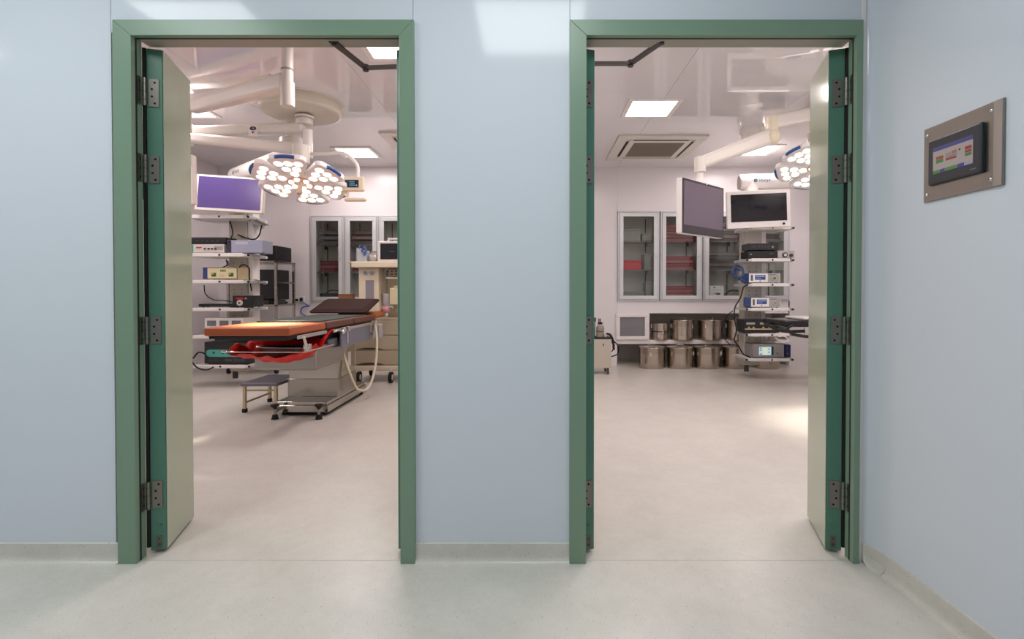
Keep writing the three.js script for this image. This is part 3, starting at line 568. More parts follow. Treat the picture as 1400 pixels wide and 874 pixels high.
{ // right pendant
  const yb = (k) => RY[k] + 0.004;
  device('video_processor', 'lower black video unit on the black screen pendant', 'medical device', EX(1021), EX(1059), yb(1), 0.092, -6.13, 0.22, M.black, (c, w, h) => { R(c, '#151517', 0, 0, w, h); C(c, '#8a8a8a', 24, 30, 9); R(c, '#66666a', 200, 18, 36, 7); }, 256, 64);
  device('video_recorder', 'upper black recorder with knobs stacked on the lower video unit', 'medical device', EX(1022), EX(1062), yb(1) + 0.096, 0.09, -6.13, 0.22, M.dgrey, (c, w, h) => { R(c, '#1c1c1f', 0, 0, w, h); for (let i = 0; i < 4; i++) C(c, '#5b5b60', 90 + i * 26, 32, 6); R(c, '#3a3a40', 20, 26, 40, 12); }, 256, 64, [[0.8, 0.5, 0.014, M.grey]]);
  { const t = device('cable_holder', 'clear edged bracket with round fittings beside the black video units', 'bracket', EX(1062), EX(1085), yb(1), 0.1, -6.14, 0.2, mat(0xb9b6b1, 0.3), null); parts('fitting', [discZ(0.03, 0.02, -0.02, 0.045, 0.106), discZ(0.02, 0.02, 0.055, 0.04, 0.106)], M.dgrey, t); part('fitting_ring', [discZ(0.016, 0.024, -0.02, 0.045, 0.11)], M.white, t); }
  const drawDrill = (c, w, h) => { R(c, '#e8e6e3', 0, 0, w, h); R(c, '#5b5c62', 14, 16, 18, 62); R(c, '#2f4d86', 50, 18, 86, 50); R(c, '#8fa7d0', 58, 26, 70, 12); R(c, '#6f8cc0', 58, 46, 40, 12); C(c, '#444', 92, 82, 6); R(c, '#a8a69e', 156, 4, 96, 88); R(c, '#6c6b66', 160, 10, 60, 8); };
  for (const [k, a, b, l, dial] of [[2, 1022, 1065, 'white and blue irrigation pump with green dial on the third shelf', 0x5f7f4a], [3, 1025, 1066, 'white and blue irrigation pump with grey dial on the fourth shelf', 0x9a9a9a]]) {
    const t = device('irrigation_pump', l, 'medical device', EX(a), EX(b), yb(k), 0.125, -6.13, 0.22, mat(0x2d5392, 0.4), drawDrill, 256, 96, [[0.8, 0.5, 0.033, mat(0xb9b5ab, 0.35), 0.014], [0.8, 0.5, 0.018, mat(dial, 0.4), 0.024]]);
  }
  device('tourniquet_unit', 'wide black device with yellow knobs and two displays', 'medical device', EX(1015), EX(1064), yb(4), 0.165, -6.13, 0.22, mat(0x19191b, 0.4), (c, w, h) => { R(c, '#1a1a1c', 0, 0, w, h); R(c, '#a6a6a2', 20, 26, 62, 22); R(c, '#a6a6a2', 118, 26, 62, 22); R(c, '#777', 200, 22, 40, 8); R(c, '#cfc8b6', 10, 90, 236, 10); }, 256, 128, [[0.15, 0.42, 0.012, mat(0xc8a53a, 0.4)], [0.28, 0.42, 0.012, mat(0xc8a53a, 0.4)], [0.55, 0.42, 0.012, mat(0xc8a53a, 0.4)], [0.72, 0.42, 0.012, mat(0xc8a53a, 0.4)]]);
  { const t = device('shaver_console', 'grey console with lit touch screen on the lowest pendant shelf', 'medical device', EX(1028), EX(1071), yb(5), 0.165, -6.13, 0.22, mat(0x8f8d8b, 0.4), (c, w, h) => { R(c, '#8d8b8a', 0, 0, w, h); R(c, '#14161c', 46, 20, 124, 90); C(c, '#6b4440', 200, 90, 7); }, 256, 128);
    const s = canvasTex(128, 96, (c, w, h) => { R(c, '#cfe6ea', 0, 0, w, h); R(c, '#e7f0c0', 50, 8, 34, 70); for (const [x, y] of [[10, 10], [10, 34], [96, 20], [96, 56]]) R(c, '#6d86b0', x, y, 20, 12); R(c, '#33415f', 10, 78, 24, 10); R(c, '#f4f6f6', 40, 82, 60, 8); });
    part('screen', plate(0.15, 0.1, -0.042, 0.085, 0.1125), new THREE.MeshStandardMaterial({ color: 0x444444, map: s, emissive: 0xffffff, emissiveMap: s, emissiveIntensity: 0.75, roughness: 0.3 }), t); }
  device('power_module', 'small dark blue module beside the lit console', 'medical device', EX(1072.5), EX(1080), yb(5), 0.16, -6.13, 0.22, M.navy, (c, w, h) => { R(c, '#141a44', 0, 0, w, h); R(c, '#2a3470', 8, 20, 12, 30); C(c, '#8890b0', 20, 90, 4); }, 48, 128);
}

// ---------------------------------------------------------------- operating table
{
  const tx = -1.99, t = thing('operating_table', 'operating table with orange and brown pads on a steel pedestal', 'operating table', [tx, 0, -4.7]);
  const z = (d) => 4.7 - d, TW = 0.6, TY = 0.765;
  const pad = (d0, d1, y, m, name, w = TW) => part(name, bx(w, 0.06, d1 - d0 - 0.012, 0, y, z((d0 + d1) / 2), 0.014), m, t);
  pad(3.5, 4.13, TY, M.orange, 'leg_pad'); pad(4.14, 4.78, TY, M.brown, 'seat_pad'); pad(4.79, 5.45, TY, M.brown, 'back_pad');
  part('head_pad', bx(0.42, 0.07, 0.36, 0.08, TY + 0.015, z(5.64), 0.03), M.orange, t);
  part('under_frame', [bx(0.5, 0.03, 1.9, 0, TY - 0.035, z(4.5), 0.005), bx(0.44, 0.07, 0.5, 0, TY - 0.11, z(4.5), 0.01), bx(0.3, 0.02, 0.4, 0, TY - 0.05, z(3.9), 0.006)], mat(0x1d1c1d, 0.5), t);
  for (const s of [-1, 1]) {
    parts('side_rail', [bx(0.012, 0.028, 0.5, s * 0.318, TY - 0.03, z(3.84), 0.003), bx(0.012, 0.028, 1.2, s * 0.318, TY - 0.035, z(4.83), 0.003)], M.chrome, t);
    part('side_panel', [bx(0.02, 0.16, 0.8, s * 0.285, TY - 0.19, z(4.88), 0.006)], mat(0x8d92a2, 0.35, 0.6), t);
  }
  parts('rail_clamp', [bx(0.03, 0.045, 0.05, 0.335, TY - 0.045, z(4.42), 0.006), bx(0.03, 0.045, 0.05, 0.335, TY - 0.045, z(4.53), 0.006), ball(0.02, 0.35, TY - 0.04, z(4.36)), bx(0.05, 0.04, 0.035, 0.33, TY - 0.115, z(3.72), 0.006), rod(V(0.33, TY - 0.02, z(3.66)), V(0.33, TY - 0.12, z(3.72)), 0.011), rod(V(0.34, TY - 0.05, z(4.5)), V(0.35, TY - 0.15, z(4.47)), 0.007)], M.chrome, t);
  // carriage, column, plinth
  part('carriage', [bx(0.5, 0.2, 0.62, 0, 0.44, z(4.36), 0.02)], M.steelRough, t);
  part('column', [bx(0.44, 0.32, 0.46, 0.0, 0.28, z(4.8), 0.006)], M.steel, t);
  part('column_skirt', [bx(0.455, 0.16, 0.48, 0, 0.125, z(4.8), 0.004)], M.steelRough, t);
  part('column_panel', [bx(0.006, 0.14, 0.08, 0.223, 0.36, z(4.86), 0.002)], mat(0xd0ccc4, 0.4), t);
  part('plinth', [bx(0.465, 0.06, 1.0, 0, 0.035, z(4.83), 0.006), bx(0.44, 0.03, 0.98, 0, 0.095, z(4.83), 0.006)], M.steel, t);
  part('base_skid', [bx(0.38, 0.035, 0.9, 0, 0, z(4.83), 0.004)], M.rubber, t);
  for (const [x, d] of [[-0.18, 4.24], [0.19, 4.24]]) {
    const f = part('floor_lock', [cyl(0.012, 0.07, x, 0.035, z(d)), bx(0.03, 0.03, 0.1, x, 0.06, z(d + 0.05), 0.004)], M.steelRough, t);
    part('lock_knob', [lathe([[0.001, 0.128], [0.03, 0.126], [0.036, 0.115], [0.02, 0.1], [0.013, 0.085]], x, 0, z(d), 18)], M.black, f);
    part('rubber_foot', [cyl(0.03, 0.04, x, 0, z(d), 0.02, 18)], M.rubber, f);
  }
  for (const [x, d] of [[-0.19, 5.27], [0.19, 5.27]]) part('wheel', new THREE.CylinderGeometry(0.035, 0.035, 0.03, 18).rotateZ(Math.PI / 2).translate(x, 0.035, z(d)), M.rubber, t);
  // red lined waste tray on a wire frame under the leg pad
  const tr = part('waste_tray_frame', [rod(V(-0.3, 0.63, z(3.72)), V(0.31, 0.63, z(3.72)), 0.007), rod(V(0.31, 0.63, z(3.72)), V(0.31, 0.63, z(4.25)), 0.007), rod(V(-0.3, 0.63, z(3.72)), V(-0.3, 0.63, z(4.25)), 0.007), rod(V(0.31, 0.63, z(3.72)), V(0.31, 0.74, z(3.72)), 0.006)], M.chrome, t);
  const lg = new THREE.PlaneGeometry(0.62, 0.56, 28, 22).rotateX(-Math.PI / 2); const lp = lg.attributes.position;
  const wob = valueNoise(100, 11);
  for (let i = 0; i < lp.count; i++) { const u = lp.getX(i) / 0.31, v = lp.getZ(i) / 0.28; const sag = (1 - u * u) * (1 - v * v * 0.5); lp.setY(i, -0.1 * sag + 0.06 * (wob(50 + u * 45, 50 + v * 45) - 0.45) + 0.12 * Math.max(0, -v - 0.1) + (Math.abs(u) > 0.85 ? 0.02 : 0)); }
  lg.computeVertexNormals(); lg.translate(0.005, 0.63, z(3.99));
  part('tray_liner', lg, M.redPlastic, t);
  part('power_cable', tube([[0.225, 0.5, z(4.7)], [0.27, 0.3, z(4.75)], [0.31, 0.13, z(4.85)], [0.36, 0.12, z(5.0)], [0.38, 0.3, z(5.15)], [0.37, 0.55, z(5.25)], [0.34, 0.72, z(5.3)]], 0.013, 40), M.cream, t);
  part('end_bracket', [rod(V(0.34, TY, z(5.32)), V(0.33, TY - 0.18, z(5.26)), 0.012), bx(0.1, 0.16, 0.12, 0.3, TY - 0.2, z(5.5), 0.02)], mat(0xb5b1ae, 0.4, 0.3), t);
  parts('motor_block', [bx(0.12, 0.1, 0.16, 0.18, 0.56, z(4.72), 0.012), bx(0.08, 0.07, 0.2, 0.22, 0.6, z(4.38), 0.01)], mat(0x6f6f76, 0.4, 0.6), t);
  // sheet and pillow lie on the table
  const sh = part('table_sheet', [bx(0.52, 0.008, 1.18, 0, 0, 0, 0.003)], M.sheetGreen); sh.position.set(tx - 0.02, TY + 0.0605, -4.72 - 0.02);
  tag(sh, 'dark green sheet spread over the brown table pads', 'sheet');
  const pg = new RoundedBoxGeometry(0.62, 0.2, 0.5, 10, 0.06), pp = pg.attributes.position;
  for (let i = 0; i < pp.count; i++) { const u = pp.getX(i) / 0.3, v = pp.getZ(i) / 0.23; const b = Math.max(0, (1 - Math.pow(Math.abs(u), 2.6)) * (1 - Math.pow(Math.abs(v), 2.6))); pp.setY(i, pp.getY(i) > 0 ? pp.getY(i) * (0.14 + 0.8 * b) : pp.getY(i) * (0.1 + 0.12 * b)); pp.setX(i, pp.getX(i) * (1 - 0.05 * (1 - v * v))); }
  pg.computeVertexNormals();
  const pil = part('pillow', pg, M.pillow); pil.position.set(tx - 0.045, 0.918, -5.5); pil.rotation.x = 0.27;
  tag(pil, 'dark brown pillow at the head of the operating table', 'pillow');
}
{ // step stool
  const x0 = -2.575, x1 = -2.265, z0 = -4.46, z1 = -4.92, t = thing('step_stool', 'low metal step stool with grey ribbed top beside the table pedestal', 'step stool', [(x0 + x1) / 2, 0, (z0 + z1) / 2]);
  const w = x1 - x0, d = z0 - z1, h = 0.265;
  part('top', [bx(w + 0.02, 0.028, d + 0.02, 0, h - 0.028, 0, 0.006)], mat(0x77757c, 0.5, 0.2), t);
  const ribs = []; for (let i = 0; i < 12; i++) ribs.push(bx(w - 0.02, 0.003, 0.012, 0, h, -d / 2 + 0.03 + i * (d - 0.06) / 11)); parts('tread_rib', ribs, mat(0x66646b, 0.6), t);
  for (const sx of [-1, 1]) for (const sz of [-1, 1]) { const l = part('leg', bx(0.026, h - 0.03, 0.026, sx * (w / 2 - 0.016), 0.012, sz * (d / 2 - 0.016), 0.003), mat(0xc9b793, 0.35, 0.5), t); part('foot', bx(0.036, 0.035, 0.036, sx * (w / 2 - 0.016), 0, sz * (d / 2 - 0.016), 0.005), M.rubber, l); }
  parts('stretcher', [bx(w - 0.04, 0.014, 0.014, 0, 0.19, d / 2 - 0.016), bx(0.014, 0.014, d - 0.04, -w / 2 + 0.016, 0.08, 0), bx(0.014, 0.014, d - 0.04, w / 2 - 0.016, 0.08, 0)], mat(0xb3a17f, 0.4, 0.5), t);
}
{ // second table end in the drum theatre
  const y = Y(441, 5.4), t = thing('operating_table', 'end of a black padded operating table showing past the sage door', 'operating table', [3.41, 0, -5.42]);
  part('pad', bx(1.75, 0.07, 0.5, 0.05, y - 0.035, 0, 0.02), M.blackGloss, t);
  part('arm_loop', tube([[-0.6, y - 0.08, 0.2], [-0.8, y - 0.08, 0.21], [-0.86, y - 0.06, 0.12], [-0.86, y - 0.02, -0.1]], 0.016, 30), M.black, t);
  part('loop_rail', tube([[-0.3, y - 0.135, 0.26], [-0.6, y - 0.13, 0.26], [-0.75, y - 0.1, 0.26], [-0.8, y - 0.05, 0.26], [-0.74, y - 0.005, 0.26]], 0.016, 30), M.black, t);
  part('linen', bx(0.5, 0.025, 0.4, -0.35, y + 0.036, 0, 0.01), M.white, t);
  part('side_rail', [bx(1.3, 0.03, 0.012, 0.2, y - 0.1, 0.27), bx(0.04, 0.06, 0.02, -0.6, y - 0.1, 0.25)], M.chrome, t);
  part('column', [bx(0.45, y - 0.16, 0.4, 0.25, 0.1, 0, 0.01)], M.steel, t);
  part('plinth', [bx(0.95, 0.1, 0.46, 0.3, 0, 0, 0.01)], M.steelRough, t);
}

// ---------------------------------------------------------------- anaesthesia machine
{
  const d = 5.98, zf = -d, x0 = -2.11, x1 = -1.3, t = thing('anaesthesia_machine', 'cream anaesthesia machine with gauges and drawers behind the table head', 'anaesthesia machine', [(x0 + x1) / 2, 0, zf]);
  const ox = (x0 + x1) / 2, px = (p) => X(p, d) - ox, py = (p) => Y(p, d), w = x1 - x0;
  part('worktop', [bx(w + 0.04, 0.07, 0.5, 0, py(366), -0.2, 0.012)], M.cream, t);
  part('top_rail', [bx(0.06, 0.02, 0.02, -w / 2 - 0.03, py(360), 0.03, 0.004)], mat(0xc9a27a, 0.4), t);
  const pw = 0.24, pxc = px(501.5);
  part('gauge_column', [bx(pw, py(366) - 0.72, 0.3, pxc, 0.72, -0.22, 0.008)], M.cream, t);
  for (const p of [497.5, 506.5]) { const g = part('pressure_gauge', discZ(0.03, 0.02, px(p), py(373), -0.066, 22), M.chrome, t); part('dial', discZ(0.024, 0.004, px(p), py(373), -0.055, 22), mat(0x8b8a88, 0.4), g); }
  part('flow_window', bx(0.1, py(383) - py(409), 0.006, px(503), py(409), -0.068, 0.002), mat(0x8c8790, 0.2), t);
  part('back_panel', [bx(0.5, py(366) - 0.72, 0.03, 0.14, 0.72, -0.36)], M.cream, t);
  part('dial_panel', [bx(0.42, 0.09, 0.12, 0.17, py(378), -0.18, 0.006)], mat(0xa59d8c, 0.4), t);
  for (const p of [526, 532, 538]) { parts('dial_knob', [bx(0.024, 0.014, 0.01, px(p), py(371.5), -0.116), bx(0.024, 0.014, 0.01, px(p), py(375.5), -0.116)], mat(0x5f2018, 0.4), t); }
  part('inner_shelf', [bx(0.44, 0.018, 0.28, 0.17, py(381), -0.2, 0.004)], M.cream, t);
  part('vaporiser', [bx(0.12, 0.2, 0.14, px(537), py(417), -0.14, 0.01), cyl(0.03, 0.03, px(537), py(417) + 0.2, -0.14)], mat(0xd8cca8, 0.4), t);
  part('absorber', [cyl(0.06, 0.14, px(524), py(418), -0.18), cyl(0.065, 0.03, px(524), py(405), -0.18)], mat(0xc6c4c8, 0.25, 0.4), t);
  part('body', [bx(w, 0.56, 0.5, 0, 0.2, -0.26, 0.01)], mat(0xb0a48c, 0.4), t);
  for (const [a, b] of [[499, 479.5], [478.5, 459], [458, 439]]) { const dr = part('drawer', bx(w - 0.02, py(b) - py(a), 0.02, 0, py(a), -0.002, 0.005), mat(0xb3a78f, 0.4), t); const s = new THREE.Shape(); s.moveTo(-0.17, 0); s.quadraticCurveTo(0, 0.045, 0.17, 0); s.lineTo(-0.17, 0); part('finger_pull', new THREE.ExtrudeGeometry(s, { depth: 0.003, bevelEnabled: false }).translate(px(506), py(a) + 0.004, 0.0082), mat(0x3a3228, 0.6), dr); }
  part('base_bar', [bx(w + 0.03, 0.055, 0.56, 0, py(506), -0.22, 0.015)], mat(0xd8ccb2, 0.4), t);
  for (const [x, z] of [[-w / 2 + 0.06, 0.03], [px(536), 0.06], [-w / 2 + 0.06, -0.45], [w / 2 - 0.06, -0.45]]) { const c = part('caster', [new THREE.CylinderGeometry(0.065, 0.065, 0.035, 24).rotateZ(Math.PI / 2).translate(x, 0.065, z)], M.rubber, t); part('caster_hub', [new THREE.CylinderGeometry(0.035, 0.035, 0.04, 18).rotateZ(Math.PI / 2).translate(x, 0.065, z), bx(0.02, 0.08, 0.03, x, 0.08, z)], M.cream, c); }
  const top = py(366) + 0.0705;
  const m = thing('patient_monitor', 'boxy white patient monitor with black screen and carry handle', 'monitor', [X(531, d), top, zf - 0.16]);
  part('case', bx(0.29, 0.25, 0.22, 0, 0, 0, 0.015), M.white, m); part('screen', bx(0.24, 0.19, 0.006, 0.012, 0.03, 0.111, 0.002), M.screenOff, m);
  part('handle', [bx(0.16, 0.02, 0.03, 0.03, 0.275, 0, 0.008), bx(0.02, 0.03, 0.03, -0.04, 0.248, 0, 0.005), bx(0.02, 0.03, 0.03, 0.1, 0.248, 0, 0.005)], M.white, m);
  part('trace', [bx(0.07, 0.003, 0.001, 0.03, 0.12, 0.1145)], mat(0x6f8a90, 0.3), m);
  const v = thing('ventilator_unit', 'pale grey unit with blue tubing on the anaesthesia machine worktop', 'medical device', [X(492, d), top, zf - 0.14]);
  part('case', [bx(0.12, 0.14, 0.14, 0, 0, 0, 0.015), bx(0.05, 0.17, 0.1, -0.045, 0, 0.01, 0.01)], mat(0xb6bcbf, 0.35), v); parts('tubing', [tube([[0, 0.12, 0.07], [0.03, 0.18, 0.08], [0.055, 0.14, 0.08], [0.04, 0.08, 0.085], [0.02, 0.13, 0.08]], 0.011, 30), tube([[-0.03, 0.16, 0.06], [-0.03, 0.19, 0.06], [-0.02, 0.2, 0.05]], 0.008)], mat(0x4a63a8, 0.4), v);
  const j = thing('water_trap', 'round silvery glass jar on the anaesthesia machine worktop', 'jar', [X(507, d), top, zf - 0.12]);
  part('jar', lathe([[0.001, 0], [0.05, 0.002], [0.062, 0.03], [0.062, 0.07], [0.045, 0.1], [0.03, 0.11]], 0, 0, 0, 24), mat(0xb9b6b2, 0.12, 0.4), j); part('cap', [cyl(0.034, 0.025, 0, 0.108, 0)], M.grey, j);
}
{ const p = at(474, 406, 6.1); const t = thing('wooden_box', 'small brown wooden box just visible above the pillow', 'box', [p.x, 0, p.z]); // stands on a low stand behind the table head
  part('box', bx(0.16, 0.08, 0.12, 0, 0.955, 0, 0.005), M.wood, t); part('lid', bx(0.165, 0.015, 0.125, 0, 1.03, 0, 0.003), mat(0x7a4d2a, 0.5), t); part('stand', [cyl(0.015, 0.95, 0, 0.005, 0), cyl(0.1, 0.015, 0, 0, 0)], M.steelRough, t); }
{ const p = at(527, 421, 5.82); const t = thing('breathing_mask', 'pink breathing mask lying on the orange head pad', 'mask', [p.x, p.y - 0.02, p.z]);
  part('mask_shell', new THREE.SphereGeometry(0.055, 20, 12).scale(1, 0.8, 1), mat(0xc98f8d, 0.35), t); part('connector', rod(V(0.04, 0.02, 0.01), V(0.09, 0.03, 0.01), 0.016), mat(0xb7aba4, 0.3), t); }

// ---------------------------------------------------------------- steel trolley with black boxes (purple screen theatre)
{
  const x0 = -3.98, x1 = -3.325, z0 = -6.56, z1 = -7.08, t = thing('equipment_trolley', 'tall steel tube trolley holding black boxes behind the purple screen pendant', 'trolley', [(x0 + x1) / 2, 0, (z0 + z1) / 2]);
  const w = x1 - x0, d = z0 - z1, ty = 1.475, by = 0.905;
  for (const sx of [-1, 1]) for (const sz of [-1, 1]) { const l = part('post', bx(0.032, ty - 0.07, 0.032, sx * (w / 2 - 0.016), 0.07, sz * (d / 2 - 0.016), 0.004), M.steelRough, t); part('caster', new THREE.CylinderGeometry(0.04, 0.04, 0.025, 16).rotateZ(Math.PI / 2).translate(sx * (w / 2 - 0.016), 0.04, sz * (d / 2 - 0.016)), M.rubber, l); }
  part('shelf', bx(w, 0.025, d, 0, ty - 0.025, 0, 0.004), M.steelRough, t); part('shelf', bx(w, 0.025, d, 0, by - 0.025, 0, 0.004), M.steelRough, t); part('shelf', bx(w, 0.025, d, 0, 0.25, 0, 0.004), M.steelRough, t);
  for (const sx of [-1, 1]) part('side_bar', bx(0.012, 0.022, d - 0.06, sx * (w / 2 - 0.016), 1.18, 0, 0.003), M.steelRough, t);
  const mk = (name, label, bw, bh, bd, x, y, z) => { const o = thing(name, label, 'box', [(x0 + x1) / 2 + x, y, (z0 + z1) / 2 + z]); part('case', bx(bw, bh, bd, 0, 0, 0, 0.01), mat(0x17161a, 0.45), o); part('front', bx(bw - 0.03, bh - 0.03, 0.004, 0, 0.015, bd / 2 + 0.001, 0.001), mat(0x0f0e11, 0.3), o); parts('vent', [0, 1, 2, 3].map(k => bx(0.002, 0.008, bd * 0.5, bw / 2 + 0.001, bh * 0.35 + k * 0.03, 0)), M.black, o); return o; };
  mk('speaker_box', 'black box standing on top of the steel trolley', 0.42, 0.2, 0.42, 0.1, ty + 0.001, 0.02);
  mk('computer_case', 'large black box on the middle shelf of the steel trolley', 0.54, 0.4, 0.36, 0.0, by + 0.06, -0.02);
  const p2 = thing('power_strip', 'flat black power unit under the large trolley box', 'power unit', [(x0 + x1) / 2, by + 0.001, (z0 + z1) / 2]); part('case', bx(0.5, 0.055, 0.3, 0, 0, 0, 0.01), M.dgrey, p2); parts('plug', [cyl(0.02, 0.05, 0.2, 0.004, 0.18), bx(0.12, 0.03, 0.05, 0.2, 0, -0.16, 0.01)], M.black, p2);
}
{ // wall socket by the trolley
  const p = at(409, 410, 7.28); const t = thing('wall_socket', 'small double wall socket with black plugs near the trolley', 'wall socket', [p.x, p.y, ZR]);
  part('plate', bx(0.14, 0.1, 0.012, 0, -0.05, 0.006, 0.003), M.white, t); parts('plug', [bx(0.035, 0.05, 0.04, 0.035, -0.02, 0.03, 0.006), bx(0.03, 0.035, 0.04, -0.03, -0.02, 0.03, 0.006)], M.black, t);
  tag(part('coiled_hose', tube([at(411, 411, 7.26), at(420, 417, 7.27), at(424, 418, 7.28), at(413, 421, 7.285), at(412, 428, 7.285), at(420, 433, 7.285), at(428, 436, 7.285)], 0.01, 30), mat(0x5f76b4, 0.4)), 'thin blue hose curling on the wall beyond the pillow', 'hose');
}

// ---------------------------------------------------------------- cabinets and their contents
function cabinet(x0, x1, y0, y1, label, hingeLeft) {
  const w = x1 - x0 - 0.004, h = y1 - y0, D = 0.36, t = thing('wall_cabinet', label, 'cabinet', [(x0 + x1) / 2, y0, ZR]);
  part('carcass', [bx(w, 0.018, D, 0, 0, -D / 2 - 0.008), bx(w, 0.018, D, 0, h - 0.018, -D / 2 - 0.008), bx(0.018, h - 0.036, D, -w / 2 + 0.009, 0.018, -D / 2 - 0.008), bx(0.018, h - 0.036, D, w / 2 - 0.009, 0.018, -D / 2 - 0.008), bx(w, h, 0.012, 0, 0, -D - 0.015)], M.carcass, t);
  const o = 0.022, f = 0.055;
  part('outer_frame', [bx(w, o, 0.03, 0, 0, 0.008, 0.004), bx(w, o, 0.03, 0, h - o, 0.008, 0.004), bx(o, h - 2 * o, 0.03, -w / 2 + o / 2, o, 0.008), bx(o, h - 2 * o, 0.03, w / 2 - o / 2, o, 0.008)], M.alu, t);
  const iw = w - 2 * o - 0.006, ih = h - 2 * o - 0.006, b = o + 0.003;
  const dr = part('door', [bx(iw, f, 0.024, 0, b, 0.018, 0.005), bx(iw, f, 0.024, 0, b + ih - f, 0.018, 0.005), bx(f, ih - 2 * f, 0.024, -iw / 2 + f / 2, b + f, 0.018), bx(f, ih - 2 * f, 0.024, iw / 2 - f / 2, b + f, 0.018)], mat(0xcfd2d3, 0.36, 0.3), t);
  part('pane', plate(iw - 2 * f + 0.01, ih - 2 * f + 0.01, 0, b + ih / 2, 0.02), M.glass, dr);
  part('lock', [discZ(0.008, 0.008, iw / 2 - f / 2, b + ih * 0.5, 0.033, 12)], M.chrome, dr);
  for (const k of [0.345, 0.665]) { part('shelf', bx(w - 0.04, 0.008, D - 0.07, 0, h * k, -D / 2 - 0.02), M.shelfGlass, t); }
  parts('shelf_bracket', [0.345, 0.665].flatMap(k => [-0.3, 0.3].map(s => bx(0.012, 0.045, 0.1, s * w, h * k - 0.046, -D + 0.06))).concat([-0.3, 0.3].map(s => bx(0.012, h * 0.9, 0.008, s * w, h * 0.05, -D + 0.012))), M.dgrey, t);
  return { t, x0: x0 + 0.03, x1: x1 - 0.03, floorY: y0 + 0.019, s1: y0 + h * 0.345 + 0.009, s2: y0 + h * 0.665 + 0.009, w };
}
const lids = new Map();
const lidOf = (m) => { if (!lids.has(m)) { const c = m.clone(); c.color.multiplyScalar(0.5); lids.set(m, c); } return lids.get(m); };   // darker plastic lids
const traySet = (m) => (name, n, x, y, w, pitch, th, d, label, group, mats) => {
  for (let k = 0; k < n; k++) {
    const place = k === 0 ? 'bottom ' : k === n - 1 ? 'top ' : n === 3 ? 'middle ' : ['', 'second lowest ', 'third lowest ', 'fourth lowest '][k];
    const t = thing(name, place + label, name === 'folded_linen' ? 'linen' : 'instrument tray', [x + (rnd() - 0.5) * 0.02, y + k * pitch, ZR - 0.2], (rnd() - 0.5) * 0.05, group);
    part('tray', bx(w, th, d, 0, 0, 0, 0.008), mats[k % mats.length], t);
    part('lid', bx(w + 0.008, 0.012, d + 0.008, 0, th - 0.009, 0, 0.002), lidOf(mats[k % mats.length]), t);
  }
};
const trays = traySet();
const pinks = [mat(0x8e3a3c, 0.5), mat(0xa5645f, 0.5), mat(0x9b4a4c, 0.5)], greys = [mat(0x4d4844, 0.5), mat(0x6c635c, 0.5), mat(0x3e3a38, 0.5)], dusky = [mat(0x4b3534, 0.55), mat(0x6d5550, 0.5)], clear = mat(0xb4b2aa, 0.15, 0, { transmission: 0.45, thickness: 0 });
